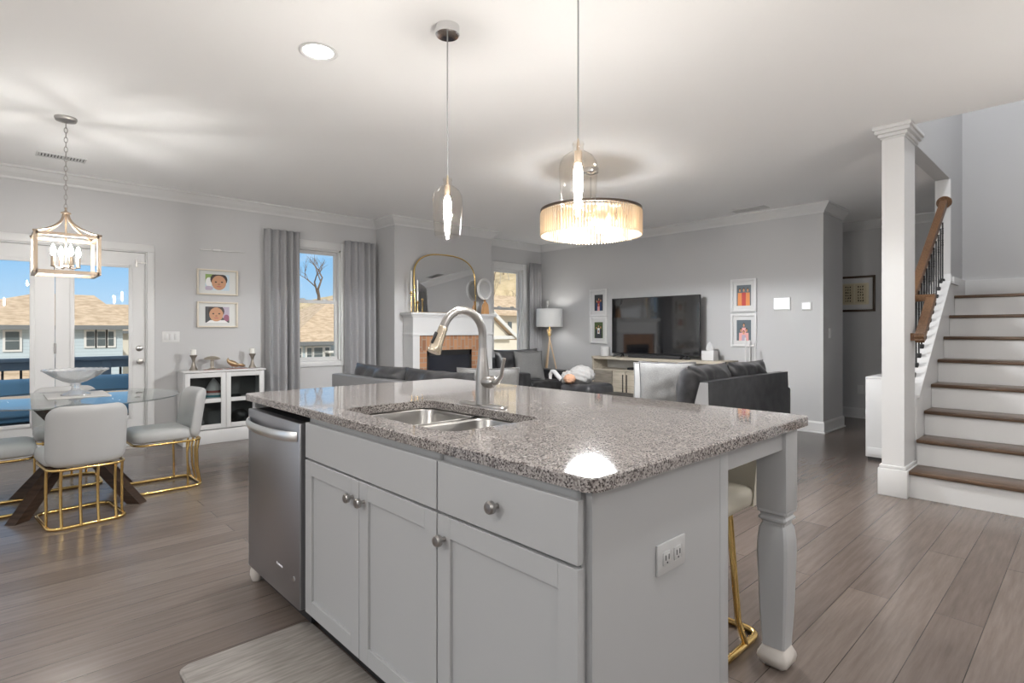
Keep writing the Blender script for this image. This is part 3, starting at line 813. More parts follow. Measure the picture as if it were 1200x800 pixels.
# display cabinet
sb = thing('display_cabinet', 'low white cabinet with glazed doors beside the grey curtain', 'cabinet', (1.88, 6.74, 0))
x0, x1, y0, y1 = 1.475, 2.30, 6.60, 6.87
m = M().box(x0, x0 + .022, y0 + .02, y1, 0, .77).box(x1 - .022, x1, y0 + .02, y1, 0, .77).box(x0, x1, y0 + .02, y1, .15, .172).box(x0 + .02, x1 - .02, y0 + .03, y1, .455, .472)
m.build('body', WHITE, sb)
M().box(x0 + .022, x1 - .022, y1 - .01, y1 - .004, .172, .76).build('back_panel', CANDIN, sb)
M().box(x0 - .008, x1 + .008, y0 - .012, y1 + .01, .77, .79, .004).build('top', WHITE, sb)
M().box(x0 - .012, x1 + .012, y0 - .014, y1, 0, .145, .005).build('plinth', WHITE, sb)
xm2 = (x0 + x1) / 2
for a, b in ((x0 + .012, xm2 - .002), (xm2 + .002, x1 - .012)):
    ya, yb = y0, y0 + .02; rw = .048
    m = M().box(a, a + rw, ya, yb, .155, .765, .002).box(b - rw, b, ya, yb, .155, .765, .002).box(a + rw, b - rw, ya, yb, .155, .205, .002).box(a + rw, b - rw, ya, yb, .715, .765, .002).box(a + rw, b - rw, ya, yb, .44, .485, .002)
    d_ = m.build('door', WHITE, sb)
    M().box(a + rw - .005, b - rw + .005, ya + .008, ya + .012, .2, .72).build('pane', CABGLASS, d_)
M().box(x0 + .022, x0 + .03, y0 - .008, y0, .42, .50, .002).build('handle', MATTE_BLACK, sb)
# what stands on and in it
def candlestick(x, y, lab, lab2):
    t = thing('candlestick', lab, 'candlestick', (x, y, .791))
    M().lathe([(.042, .791), (.040, .80), (.024, .83), (.014, .872), (.013, .885), (.022, .925), (.036, .948), (.038, .955), (.030, .957)], x, y, 24).build('holder_body', PEWTER, t, smooth=50)
    tag(M().lathe([(.027, .9575), (.028, .96), (.028, 1.012), (.024, 1.016)], x, y, 20).build('pillar_candle', CANDLE), lab2, 'candle')
candlestick(1.60, 6.74, 'bronze candlestick at left end of the white display cabinet', 'short white candle on the bronze candlestick nearest the door')
candlestick(2.215, 6.76, 'bronze candlestick at right end of the white display cabinet', 'short white candle on the bronze candlestick nearest the curtain')
tag(M().lathe([(.048, .793), (.045, .80), (.02, .808), (.016, .82), (.020, .83), (.017, .87), (.017, .895), (.022, .902), (.05, .898), (.082, .905), (.075, .92), (.045, .935), (.01, .94)], 1.79, 6.76, 26).build('mushroom_ornament', mat('antique silver', (.55, .50, .42), .28, 1.), smooth=50), 'silver mushroom shaped ornament on the white display cabinet', 'ornament')
bd = thing('bird_ornament', 'bronze bird ornament with lowered head on the white display cabinet', 'ornament', (2.03, 6.76, .793))
m = M(); pts = [(1.955, 6.76, .915), (1.95, 6.76, .895), (1.958, 6.76, .875), (1.98, 6.76, .86), (2.01, 6.76, .845), (2.045, 6.76, .83), (2.075, 6.76, .828), (2.11, 6.76, .826), (2.14, 6.76, .818)]
m.tube(pts, [.002, .012, .020, .030, .034, .026, .014, .020, .004], 12)
m.build('body', mat('bronze', (.45, .33, .2), .35, 1.), bd, smooth=70)
for q in (1.995, 2.03):
    M().tube([(q, 6.76, .83), (q + .003, 6.76, .793)], .004, 6).build('leg', PEWTER, bd)
m = M()
for a, b, c in ((1.70, 1.88, .001), (1.92, 2.14, .001)):
    m.box(a, b, 6.68, 6.80, .7905, .7925)
tag(m.build('table_runner', mat('red patterned cloth', (.42, .22, .20), .9)), 'narrow reddish cloth strips under the ornaments on the white display cabinet', 'cloth')
t = thing('striped_cone', 'white cone with red and teal stripes inside the display cabinet', 'ornament', (1.80, 6.74, .473))
M().lathe([(.005, .70), (.05, .64), (.085, .565)], 1.80, 6.74, 24).build('tip', WHITE, t)
for nm, ra_, za, rb_, zb_, ma in (('band', .085, .565, .10, .54, mat('red stripe', (.35, .10, .09), .8)), ('band', .10, .54, .112, .517, mat('pale stripe', (.7, .7, .7), .8)), ('band', .112, .517, .122, .495, mat('teal stripe', (.06, .22, .26), .8)), ('band', .122, .495, .13, .474, WHITE)):
    M().lathe([(ra_, za), (rb_, zb_)], 1.80, 6.74, 24).build(nm, ma, t)
tag(M().lathe([(.03, .473), (.06, .478), (.068, .49), (.06, .50)], 2.02, 6.74, 20).build('small_dish', GAP), 'small dark dish on the upper shelf inside the display cabinet', 'dish')
tag(M().lathe([(.03, .173), (.07, .18), (.085, .22), (.07, .255), (.03, .262)], 1.62, 6.74, 20).build('glass_candy_bowl', mat('smoky glass', (.3, .3, .3), .1)), 'smoky round bowl on lower left shelf of the display cabinet', 'bowl')
tag(M().lathe([(.05, .173), (.09, .19), (.10, .25), (.08, .30), (.04, .325), (.03, .33)], 2.08, 6.76, 20).build('dark_vase', mat('dark glazed clay', (.03, .03, .03), .3)), 'dark squat vase on lower right shelf of the display cabinet', 'vase')

# framed photographs ------------------------------------------------------------
def flatpoly(pts, ma_i): return (pts, ma_i)
def ell(cx, cy, rx, ry, n=18): return [(cx + rx * math.cos(2 * PI * k / n), cy + ry * math.sin(2 * PI * k / n)) for k in range(n)]
def picture(name, label, cat, org, ux, nrm, w, h, fw, fdep, fmat, mat_m, pw, ph, polys, group=None):
    """org = lower left corner on the wall, ux = unit vector along the width, nrm = out of the wall"""
    ux = Vector(ux); nrm = Vector(nrm); uz = Vector((0, 0, 1)); org = Vector(org)
    mtx = Matrix((( ux.x, nrm.x, 0, 0), (ux.y, nrm.y, 0, 0), (0, 0, 1, 0), (0, 0, 0, 1)))
    t = thing(name, label, cat, org + ux * w / 2, 0, group)
    def mk(m): bmesh.ops.transform(m.b, matrix=Matrix.Translation(org) @ mtx, verts=m.b.verts); bmesh.ops.recalc_face_normals(m.b, faces=m.b.faces); return m
    m = M().box(0, fw, .002, fdep, 0, h, .002).box(w - fw, w, .002, fdep, 0, h, .002).box(fw, w - fw, .002, fdep, 0, fw, .002).box(fw, w - fw, .002, fdep, h - fw, h, .002)
    mk(m).build('frame', fmat, t)
    mk(M().box(fw, w - fw, .002, .006, fw, h - fw)).build('mount', mat_m, t)
    ms = []; pm = M(); ox, oz = (w - pw) / 2, (h - ph) / 2
    idx = []
    lay = .0065
    for pts, ma in polys:
        if ma not in ms: ms.append(ma)
        f = bmesh.new(); vs = []
        for u, v in pts:
            u = min(max(u, 0), 1); v = min(max(v, 0), 1)
            vs.append(f.verts.new((ox + u * pw, lay, oz + v * ph)))
        fc = f.faces.new(vs); fc.material_index = ms.index(ma)
        if fc.normal.y < 0: pass
        me = bpy.data.meshes.new('q'); f.to_mesh(me); f.free(); pm.b.from_mesh(me); bpy.data.meshes.remove(me)
        lay += .00035
    bmesh.ops.transform(pm.b, matrix=Matrix.Translation(org) @ mtx, verts=pm.b.verts)
    pm.build('photo', ms, t, smooth=0)
    return t
def pc(name, c): return mat('print ' + name, c, .35)
SK, SKD, HAIR = pc('skin', (.52, .27, .15)), pc('skin shade', (.36, .17, .09)), pc('hair', (.035, .022, .018))
GRN, SKY_, LAV, NAVY = pc('green', (.22, .34, .10)), pc('pale blue', (.50, .62, .70)), pc('lavender', (.42, .36, .46)), pc('navy', (.03, .05, .13))
OR_, RED, PNK, TEAL, WHT, DKG = pc('orange', (.70, .26, .08)), pc('red', (.5, .06, .05)), pc('pink', (.72, .36, .34)), pc('teal', (.11, .14, .16)), pc('white', (.8, .8, .8)), pc('dark', (.05, .055, .06))
EYE, LIP = pc('eye', (.02, .012, .01)), pc('lips', (.45, .14, .11))
full = [(0, 0), (1, 0), (1, 1), (0, 1)]
def face(cx, cy, r, hairdx=0):
    return [(ell(cx + hairdx, cy + r * .45, r * .78, r * .95), HAIR), (ell(cx, cy, r * .66, r), SK), (ell(cx - r * .28, cy + r * .1, r * .10, r * .09), EYE), (ell(cx + r * .28, cy + r * .1, r * .10, r * .09), EYE), (ell(cx, cy - r * .22, r * .12, r * .12), SKD), (ell(cx, cy - r * .52, r * .22, r * .09), LIP)]
baby1 = [(full, SKY_), ([(0, .45), (.35, .45), (.35, 1), (0, 1)], GRN), (ell(.15, .5, .14, .30), WHT), (ell(.14, .12, .18, .14), LAV)] + face(.56, .48, .46)
baby2 = [(full, DKG), ([(.72, .3), (1, .3), (1, 1), (.72, 1)], LAV), (ell(.88, .3, .12, .22), pc('plum', (.25, .08, .14))), ([(.05, 0), (.95, 0), (.8, .16), (.2, .16)], WHT)] + face(.45, .52, .44)
tan = mat('pale champagne frame', (.66, .60, .50), .4)
picture('framed_photo', 'champagne framed child photo with green backdrop, above the other one', 'picture', (1.667, YL, 1.625), (1, 0, 0), (0, -1, 0), .425, .288, .016, .035, tan, mat('grey mount', (.62, .63, .62), .6), .25, .18, baby1, 'child photos on the left wall')
picture('framed_photo', 'champagne framed child photo with dark backdrop, below the other one', 'picture', (1.667, YL, 1.258), (1, 0, 0), (0, -1, 0), .425, .288, .016, .035, tan, mat('grey mount'), .25, .18, baby2, 'child photos on the left wall')
def people(bgm, bodies):
    p = [(full, bgm)]
    for cx, h, cm in bodies:
        p += [([(cx - .14, 0), (cx + .14, 0), (cx + .13, h - .22), (cx - .13, h - .22)], cm), (ell(cx, h - .08, .075, .085), HAIR), (ell(cx, h - .11, .06, .075), SK)]
    return p
wf = mat('white picture frame', (.66, .66, .66), .35); wm = mat('white mount', (.60, .60, .60), .6)
picture('wall_photo', 'white framed family photo in red and blue, upper one left of the television', 'picture', (XB, 5.765, 1.455), (0, -1, 0), (-1, 0, 0), .345, .435, .03, .03, wf, wm, .17, .26, people(DKG, [(.3, .7, NAVY), (.52, .82, RED), (.75, .74, NAVY), (.5, .5, PNK)]), 'family photos beside the television')
picture('wall_photo', 'white framed family photo in dark suits, lower one left of the television', 'picture', (XB, 5.765, 1.01), (0, -1, 0), (-1, 0, 0), .345, .435, .03, .03, wf, wm, .17, .26, people(pc('dark green', (.08, .12, .05)), [(.25, .75, DKG), (.5, .85, WHT), (.75, .78, DKG), (.5, .5, DKG)]), 'family photos beside the television')
picture('wall_photo', 'white framed photo of three people in orange, upper one right of the television', 'picture', (XB, 3.38, 1.468), (0, -1, 0), (-1, 0, 0), .34, .43, .03, .03, wf, wm, .19, .27, people(TEAL, [(.22, .85, OR_), (.5, .86, RED), (.78, .85, OR_)]), 'family photos beside the television')
picture('wall_photo', 'white framed photo of a group in pink, lower one right of the television', 'picture', (XB, 3.38, 1.01), (0, -1, 0), (-1, 0, 0), .34, .43, .03, .03, wf, wm, .19, .27, people(TEAL, [(.5, .85, PNK), (.3, .6, PNK), (.7, .6, PNK), (.5, .5, LAV)]), 'family photos beside the television')
ink, paper = pc('ink', (.04, .03, .02)), pc('paper', (.55, .48, .33))
hp = [(full, pc('buff', (.62, .56, .42)))]
for c in range(2):
    hp.append(([(.06 + c * .46, .06), (.46 + c * .46, .06), (.46 + c * .46, .94), (.06 + c * .46, .94)], paper))
    rnd = random.Random(c + 4)
    for r_ in range(6):
        for g in range(3):
            u = .15 + c * .46 + g * .08; v = .14 + r_ * .13
            hp.append(([(u, v), (u + rnd.uniform(.03, .06), v + .01), (u + rnd.uniform(.02, .06), v + rnd.uniform(.06, .10)), (u + .005, v + rnd.uniform(.05, .09))], ink))
picture('hall_print', 'dark wood framed sepia print on the hallway wall', 'picture', (XH, 2.62, 1.485), (0, -1, 0), (-1, 0, 0), .50, .50, .03, .03, mat('dark brown frame', (.06, .035, .02), .4), wm, .34, .30, hp)

# picture light, switches, sensors
t = thing('picture_light', 'slim white wall bracket above the child photos', 'wall bracket', (1.9, YL, 2.11))
M().tube([(1.70, YL - .02, 2.125), (2.16, YL - .03, 2.135)], .006, 8).build('bar', PLASTIC, t)
M().box(1.83, 1.91, YL - .02, YL - .001, 2.118, 2.145, .004).build('mount', PLASTIC, t)
def plate(name, label, ctr, ax, w, h, ntog, cat='light switch'):
    """ax: 'x' plate on a wall facing -X, 'y' on a wall facing -Y"""
    t = thing(name, label, cat, ctr)
    x, y, z = ctr
    if ax == 'y':
        M().box(x - w / 2, x + w / 2, y - .006, y - .0005, z - h / 2, z + h / 2, .002).build('plate', PLASTIC, t)
        for k in range(ntog):
            c = x + (k - (ntog - 1) / 2) * .046
            M().box(c - .016, c + .016, y - .010, y - .006, z - .033, z + .033, .002).build('rocker', WHITE, t)
    else:
        M().box(x - .006, x - .0005, y - w / 2, y + w / 2, z - h / 2, z + h / 2, .002).build('plate', PLASTIC, t)
        for k in range(ntog):
            c = y + (k - (ntog - 1) / 2) * .046
            M().box(x - .010, x - .006, c - .016, c + .016, z - .033, z + .033, .002).build('rocker', WHITE, t)
plate('light_switch', 'white three gang light switch on the wall beside the glazed door', (1.42, YL, 1.155), 'y', .165, .115, 3)
plate('light_switch', 'white light switch on the end face of the television wall', (7.42, YE, 1.19), 'y', .075, .12, 1)
plate('wall_outlet', 'white power outlet low on the hallway wall', (XH, 2.30, .40), 'x', .08, .125, 1, 'outlet')
t = thing('security_panel', 'shiny white alarm panel on the television wall right of the photos', 'alarm panel', (XB, 2.725, 1.55))
M().box(XB - .022, XB - .0005, 2.625, 2.83, 1.475, 1.635, .004).build('housing', PLASTIC, t)
M().box(XB - .025, XB - .021, 2.635, 2.82, 1.49, 1.628, .001).build('screen', mat('glossy white screen', (.86, .86, .86), .12, emit=(.9, .95, 1.), estr=.35), t)
t = thing('thermostat', 'small white square thermostat at right end of the television wall', 'thermostat', (XB, 2.44, 1.52))
M().box(XB - .02, XB - .0005, 2.385, 2.50, 1.468, 1.568, .004).build('housing', PLASTIC, t)
M().box(XB - .022, XB - .019, 2.40, 2.485, 1.485, 1.555, .001).build('display', mat('lit display', (.85, .85, .85), .2, emit=(.9, .95, 1.), estr=.35), t)
t = thing('motion_sensor', 'small white motion sensor high in the corner above the floor lamp', 'sensor', (XB, 6.72, 1.68))
M().box(XB - .035, XB - .0005, 6.68, 6.75, 1.665, 1.75, .012).build('housing', PLASTIC, t)
M().box(XB - .045, XB - .03, 6.69, 6.74, 1.605, 1.67, .008).build('lens', WHITE, t)

# ceiling lights and vents
def can(x, y, seen=False, z=Hc, w=CANW, lab='round recessed ceiling light glowing white above the kitchen', grp='recessed ceiling lights'):
    t = thing('recessed_light', lab, 'ceiling light', (x, y, z), 0, grp)
    M().lathe([(.100, z - .0005), (.102, z - .006), (.092, z - .010), (.080, z - .004), (.078, z - .001)], x, y, 32, cap=False).build('trim_ring', WHITE, t)
    M().lathe([(0, z - .003), (.080, z - .003)], x, y, 32, cap=False).build('lens', CANGLOW, t)
    lamp('can_light', 'AREA', (x, y, z - .012), w, (.98, .99, 1), .15, t)
can(1.296, 2.914, True)
for x, y in ((-1.2, 3.0), (-1.2, .6), (1.3, .3), (1.3, -1.8), (-1.2, -1.8), (3.6, -.9)):  # out of view, added to light the room from above
    can(x, y, lab='added round recessed ceiling light out of view behind the viewer')
can(6.0, .1, z=5.4, w=STAIRW, lab='added round recessed light out of view above the stairwell', grp='added stairwell lights')  # added out of view to brighten the stairwell
def vent(label, x0, x1, y0, y1, along):
    t = thing('ceiling_vent', label, 'vent', ((x0 + x1) / 2, (y0 + y1) / 2, Hc))
    m = M().box(x0, x1, y0, y0 + .015, Hc - .008, Hc - .0005).box(x0, x1, y1 - .015, y1, Hc - .008, Hc - .0005).box(x0, x0 + .015, y0, y1, Hc - .008, Hc - .0005).box(x1 - .015, x1, y0, y1, Hc - .008, Hc - .0005)
    m.build('frame', PLASTIC, t)
    M().box(x0 + .01, x1 - .01, y0 + .01, y1 - .01, Hc - .003, Hc - .0008).build('opening', GAP, t)
    m = M()
    if along == 'x':
        k = y0 + .025
        while k < y1 - .015: m.bar((x0 + .01, k, Hc - .006), (x1 - .01, k, Hc - .006), .014, .002, up=(0, .5, .8)); k += .022
    else:
        k = x0 + .025
        while k < x1 - .015: m.bar((k, y0 + .01, Hc - .006), (k, y1 - .01, Hc - .006), .014, .002, up=(.5, 0, .8)); k += .022
    m.build('louvres', PLASTIC, t, smooth=0)
vent('white ceiling vent near the left wall above the dining table', .28, .62, 6.15, 6.30, 'y')
vent('white ceiling vent near the television wall', 6.82, 7.0, 2.80, 3.22, 'x')

# glass pendants
def pendant(x, y, label, zb, zg):
    """zb: bottom of the glass, zg: top of the glass neck"""
    t = thing('glass_pendant', label, 'pendant light', (x, y, zb), 0, 'glass pendants over the island')
    M().lathe([(.02, 2.69), (.055, 2.692), (.060, 2.697), (.060, 2.7395)], x, y, 28).build('canopy', CHROME, t, smooth=40)
    M().tube([(x, y, 2.70), (x, y, zg)], .0035, 6).build('cord', mat('grey cord', (.30, .30, .30), .6), t)
    H_ = zg - zb
    def Z(f): return zb + f * H_
    pr_ = [(.060, 0), (.064, .04), (.071, .35), (.0755, .60), (.072, .70), (.058, .79), (.036, .845), (.022, .875), (.020, .93), (.023, .96), (.020, 1.0)]
    M().lathe([(r, Z(f)) for r, f in pr_], x, y, 40, cap=False).build('glass_shade', CLEAR, t, smooth=60)
    M().lathe([(.004, Z(1.04)), (.006, Z(.98)), (.007, Z(.88)), (.0155, Z(.87)), (.0155, Z(.69)), (.012, Z(.68))], x, y, 20).build('socket', BRASS, t, smooth=40)
    b = M().lathe([(.010, Z(.68)), (.016, Z(.62)), (.017, Z(.34)), (.012, Z(.22)), (.002, Z(.18))], x, y, 16).build('bulb', BULB, t, smooth=60)
pendant(1.66, 2.235, 'clear glass pendant on grey cord, left of the two over the island', 1.690, 1.985)
pendant(1.66, 1.39, 'clear glass pendant on grey cord, right of the two over the island', 1.678, 1.955)

pendant(-1.1, 1.4, 'clear glass pendant added as unseen fill light left of the viewer', 1.69, 1.985)  # out of view, added to brighten the kitchen ceiling
pendant(.2, -1.6, 'clear glass pendant added as unseen fill light behind the viewer', 1.69, 1.985)  # another added fill pendant outside the view
pendant(3.9, -.5, 'clear glass pendant added as unseen fill light right of the viewer', 1.69, 1.985)  # out of view, added to lift the ceiling near the stairs

# crystal chandelier of the living room
cx, cy, cr, zt, zb = 4.10, 3.28, .465, 2.335, 2.105
cd = thing('crystal_chandelier', 'round drum chandelier ringed with crystal rods in the living room', 'chandelier', (cx, cy, zb))
M().lathe([(cr - .012, zt), (cr + .006, zt), (cr + .006, zt + .022), (cr - .012, zt + .022)], cx, cy, 72, cap=False).build('top_ring', mat('dark bronze', (.16, .13, .11), .35, 1.), cd, weld=True)
M().lathe([(cr - .02, zt - .02), (cr - .012, zt - .02), (cr - .012, zt - .012), (cr - .02, zt - .012)], cx, cy, 60, cap=False).tube([(cx - cr + .01, cy, zt + .01), (cx + cr - .01, cy, zt + .01)], .008).tube([(cx, cy - cr + .01, zt + .01), (cx, cy + cr - .01, zt + .01)], .008).build('support_frame', CHROME, cd)
M().lathe([(0, zt + .012), (.30, zt + .012), (.30, zt + .018), (0, zt + .018)], cx, cy, 48, cap=False).build('uplight_baffle', CHROME, cd, weld=True)  # added disc that blocks the glow straight up to the ceiling
rod = M().lathe([(.003, zt - .002), (.010, zt - .015), (.010, zb + .012), (.002, zb)], cx + cr, cy, 6).build('crystal_rod', CRYSTAL, cd, smooth=0)
for k in range(1, 100):
    c = rod.copy(); C.objects.link(c); c.parent = cd; c.rotation_euler = (0, 0, 2 * PI * k / 100)
m = M()
for k in range(60):
    a = 2 * PI * k / 60
    m.lathe([(.003, zt - .002), (.008, zt - .015), (.008, zb - .018), (.002, zb - .03)], cx + (cr - .16) * math.cos(a), cy + (cr - .16) * math.sin(a), 6)
cz = m.build('inner_crystals', CRYSTAL, cd, smooth=0); cz['kind'] = 'stuff'
M().lathe([(.008, 2.66), (.008, zt)], cx, cy, 10).lathe([(.012, 2.68), (.07, 2.70), (.075, 2.7395)], cx, cy, 28).build('stem', CHROME, cd)
for k in range(6):
    a = 2 * PI * k / 6 + .3
    px, py = cx + .26 * math.cos(a), cy + .26 * math.sin(a)
    s_ = M().tube([(px, py, zt + .01), (px, py, zt - .06)], .010, 10).build('socket', CHROME, cd)
    M().lathe([(.008, zt - .06), (.022, zt - .09), (.024, zt - .11), (.014, zt - .135), (.003, zt - .14)], px, py, 12).build('bulb', BULBC, s_)
lo = lamp('chandelier_downlight', 'SPOT', (cx, cy, zb - .04), CHANDW, (.97, .985, 1), .12, cd)
lo.data.spot_size = math.radians(176); lo.data.spot_blend = .12
lamp('chandelier_glow', 'POINT', (cx, cy, zb - .05), CHANDW * .33, (.97, .985, 1), .26, cd)

# ================================================================== CURTAINS
def curtain(label, x0, x1, zt, zb, y, folds, seed, gather=0.):
    rnd = random.Random(seed); n = folds * 10; rows = []
    ph = rnd.uniform(0, 6)
    for j in range(15):
        f = j / 14; z = zt + (zb - zt) * f; row = []
        for i in range(n + 1):
            u = i / n
            amp = (.022 + .022 * f) * (1 + .3 * math.sin(u * 9 + ph))
            w = math.sin(u * folds * 2 * PI + .8 * math.sin(u * 5 + ph) + .25 * f * math.sin(ph + u * 11))
            xx = x0 + (x1 - x0) * (u + gather * f * (u - (1 if gather > 0 else 0)) ) if gather else x0 + (x1 - x0) * u
            row.append((xx + .012 * f * math.sin(ph + u * 20), y + amp * w, z))
        rows.append(row)
    return tag(M().grid(rows).build('curtain', CURT, smooth=80, solid=.004), label, 'curtain', 'grey window curtains')
curtain('grey curtain left of the window beside the display cabinet', 2.375, 2.79, 2.44, .03, YL - .085, 5, 3)
curtain('grey curtain right of the window beside the fireplace wall', 3.40, 3.84, 2.41, .03, YL - .085, 5, 8)
curtain('grey curtain in the far corner behind the tripod lamp', 6.83, 7.13, 2.40, .03, YL - .085, 4, 5)

# ================================================================== FIREPLACE
fp = thing('fireplace', 'white mantel fireplace with red brick surround and black firebox', 'fireplace', (4.72, 6.42, 0))
Y0, Y1 = 6.18, 6.415
M().box(4.03, 4.135, Y0, Y1, 0, 1.175).box(4.012, 4.145, Y0 - .012, Y1, 0, .13).build('pilaster', WHITE, fp)
M().box(5.19, 5.41, Y0, Y1, 0, 1.175).box(5.18, 5.43, Y0 - .012, Y1, 0, .13).build('pilaster', WHITE, fp)
M().box(4.03, 5.41, Y0, Y1, 1.19, 1.42).box(4.02, 5.42, Y0 - .012, Y1, 1.155, 1.19, .003).build('frieze', WHITE, fp)
m = M()
for d, za, zb in ((.012, 1.395, 1.412), (.025, 1.412, 1.428), (.05, 1.428, 1.462)): m.box(4.03 - d, 5.41 + d, Y0 - d, Y1, za, zb, .003)
m.build('mantel_shelf', WHITE, fp)
M().box(4.135, 4.27, Y0 + .03, Y0 + .08, 0, .955).build('brick_jamb', BRICKH, fp)
M().box(5.05, 5.19, Y0 + .03, Y0 + .08, 0, .955).build('brick_jamb', BRICKH, fp)
M().box(4.135, 5.19, Y0 + .03, Y0 + .08, .955, 1.16).build('brick_lintel', BRICKV, fp)
M().box(4.27, 5.05, Y0 + .20, Y0 + .21, 0, .955).box(4.27, 4.28, Y0 + .05, Y0 + .21, 0, .955).box(5.04, 5.05, Y0 + .05, Y0 + .21, 0, .955).box(4.27, 5.05, Y0 + .05, Y0 + .21, .945, .955).build('firebox', BRICKHOLE, fp)
m = M().box(4.27, 5.05, Y0 + .04, Y0 + .055, .88, .955).box(4.27, 4.31, Y0 + .04, Y0 + .055, 0, .955).box(5.01, 5.05, Y0 + .04, Y0 + .055, 0, .955)
m.build('fire_screen_frame', BLACK, fp)
M().box(4.31, 5.01, Y0 + .046, Y0 + .05, .05, .88).build('fire_glass', mat('dark fire glass', (.02, .022, .03), .12), fp)
ZM = 1.4625
# arched mirror
def arch(x0, x1, z0, zs, zt, n=20):
    p = [(x1, z0), (x1, zs)]
    cxm = (x0 + x1) / 2; a = (x1 - x0) / 2; b = zt - zs
    for k in range(1, n):
        t_ = PI * k / n; ct, st_ = math.cos(t_), math.sin(t_)
        p.append((cxm + a * (abs(ct) ** .72) * (1 if ct > 0 else -1), zs + b * (abs(st_) ** .85)))
    return p + [(x0, zs), (x0, z0)]
mr = thing('arched_mirror', 'large arched mirror in thin gold frame leaning on the mantel', 'mirror', (4.69, 6.36, ZM))
ou = arch(4.16, 5.22, ZM + .002, 1.96, 2.29)
lean = Matrix.Translation((0, 6.33, ZM)) @ Matrix.Rotation(math.radians(-3.0), 4, 'X') @ Matrix.Translation((0, 0, -ZM))
m = M(); m.tube([(x, 0, z) for x, z in ou], .012, 8, closed=True, mtx=lean); m.build('frame', GOLD, mr, smooth=60)
inn = arch(4.168, 5.212, ZM + .012, 1.96, 2.282)
M().prism(inn, 'y', -.004, .004, mtx=lean).build('mirror_glass', MIRROR, mr, smooth=0)
def taper(x, y, h, lab, lab2):
    t = thing('taper_holder', lab, 'candlestick', (x, y, ZM))
    M().lathe([(.028, ZM + .001), (.026, ZM + .006), (.006, ZM + .012), (.005, ZM + h - .012), (.028, ZM + h - .008), (.03, ZM + h), (.012, ZM + h + .004), (.013, ZM + h + .025), (.010, ZM + h + .025)], x, y, 18).build('holder_body', GOLD, t, smooth=40)
    tag(M().lathe([(.011, ZM + h + .0255), (.010, ZM + h + .29), (.003, ZM + h + .305)], x, y, 14).build('taper_candle', CANDLE), lab2, 'candle')
taper(4.065, 6.27, .255, 'tall thin gold candle holder at left end of the mantel', 'white taper candle in the tallest mantel holder')
taper(4.125, 6.215, .13, 'low thin gold candle holder on the mantel just left of mirror', 'white taper candle in the low mantel holder')
t = thing('gold_post', 'short plain gold stick on the mantel against the mirror', 'candlestick', (4.205, 6.22, ZM))
M().lathe([(.024, ZM + .001), (.022, ZM + .006), (.007, ZM + .012), (.007, ZM + .16), (.014, ZM + .17), (.012, ZM + .185)], 4.205, 6.22, 16).build('post_body', GOLD, t)
t = thing('ring_ornament', 'white ring ornament on a small wooden base on the mantel', 'ornament', (5.30, 6.22, ZM))
M().tube([(5.30 + .125 * math.cos(2 * PI * k / 28), 6.22, 1.83 + .14 * math.sin(2 * PI * k / 28)) for k in range(28)], .022, 8, closed=True).build('ring', WHITE, t, smooth=60)
M().lathe([(0, 0), (.12, 0), (.12, .01), (0, .01)], cap=False, mtx=Matrix.Translation((5.30, 6.232, 1.82)) @ Matrix.Rotation(PI / 2, 4, 'X')).build('disc', mat('pale grey disc', (.5, .5, .5), .5), t)
M().box(5.285, 5.315, 6.21, 6.23, 1.60, 1.70, .003).build('neck', mat('tan wood', (.5, .27, .12), .6), t)
M().prism([(5.25, ZM + .001), (5.36, ZM + .001), (5.345, 1.60), (5.31, 1.64), (5.27, 1.59)], 'y', 6.19, 6.25).build('base', mat('tan wood'), t)

# ================================================================== TV WALL
co = thing('media_console', 'whitewashed oak media console under the television', 'media console', (6.98, 4.36, 0))
CX0, CX1, CY0, CY1 = 6.78, 7.17, 3.27, 5.46
cu = [(CX1, CY0), (CX1, CY1)] + [(CX0 + .10 - .10 * math.sin(math.radians(a)), CY1 - .10 + .10 * math.cos(math.radians(a))) for a in (0, 20, 40, 60, 80, 90)] + [(CX0, CY0)]
M().prism(cu, 'z', .787, .826).build('top', CONSOLE, co)
M().box(CX0 + .03, CX1, CY1 - .07, CY1 - .04, 0, .787).box(CX0 + .03, CX1, CY0 + .02, CY0 + .05, 0, .787).box(CX0 + .05, CX1, 4.47, 4.56, .64, .787).box(CX0 + .03, CX1, CY0 + .05, CY1 - .07, .615, .64).box(CX0 + .05, CX1, 5.02, 5.05, .06, .615).build('carcass', CONSOLE, co)
M().box(CX1 - .012, CX1 - .002, CY0 + .05, CY1 - .07, .06, .787).build('back_panel', mat('pale back board', (.62, .62, .60), .6), co)
M().box(CX0 + .03, CX0 + .05, 5.05, CY1 - .07, .06, .615).build('side_door', CONSOLED, co)
M().box(CX0 + .05, CX1, CY0 + .05, CY1 - .07, 0, .06).build('plinth', GAP, co)
for a, b in ((4.80, 5.02), (4.57, 4.795)):
    d_ = M().box(CX0 + .012, CX0 + .03, a + .003, b - .003, .07, .61, .002).build('door', CONSOLE, co)
    yy = a + .03 if a > 4.7 else b - .03
    M().box(CX0 - .004, CX0 + .012, yy - .006, yy + .006, .25, .57, .002).build('handle', BLACK, d_)
for a, b in ((.43, .61), (.25, .425), (.07, .245)):
    d_ = M().box(CX0 + .012, CX0 + .03, 3.33, 4.565, a + .003, b - .003, .002).build('drawer', CONSOLE, co)
    for q in (4.3, 3.65):
        M().box(CX0 - .004, CX0 + .012, q - .14, q + .14, (a + b) / 2 - .006, (a + b) / 2 + .006, .002).build('handle', BLACK, d_)
tv = thing('television', 'large black flat television on the pale console', 'television', (6.96, 4.425, .827))
M().box(6.95, 6.985, 3.70, 5.15, .875, 1.71, .004).build('bezel', MATTE_BLACK, tv)
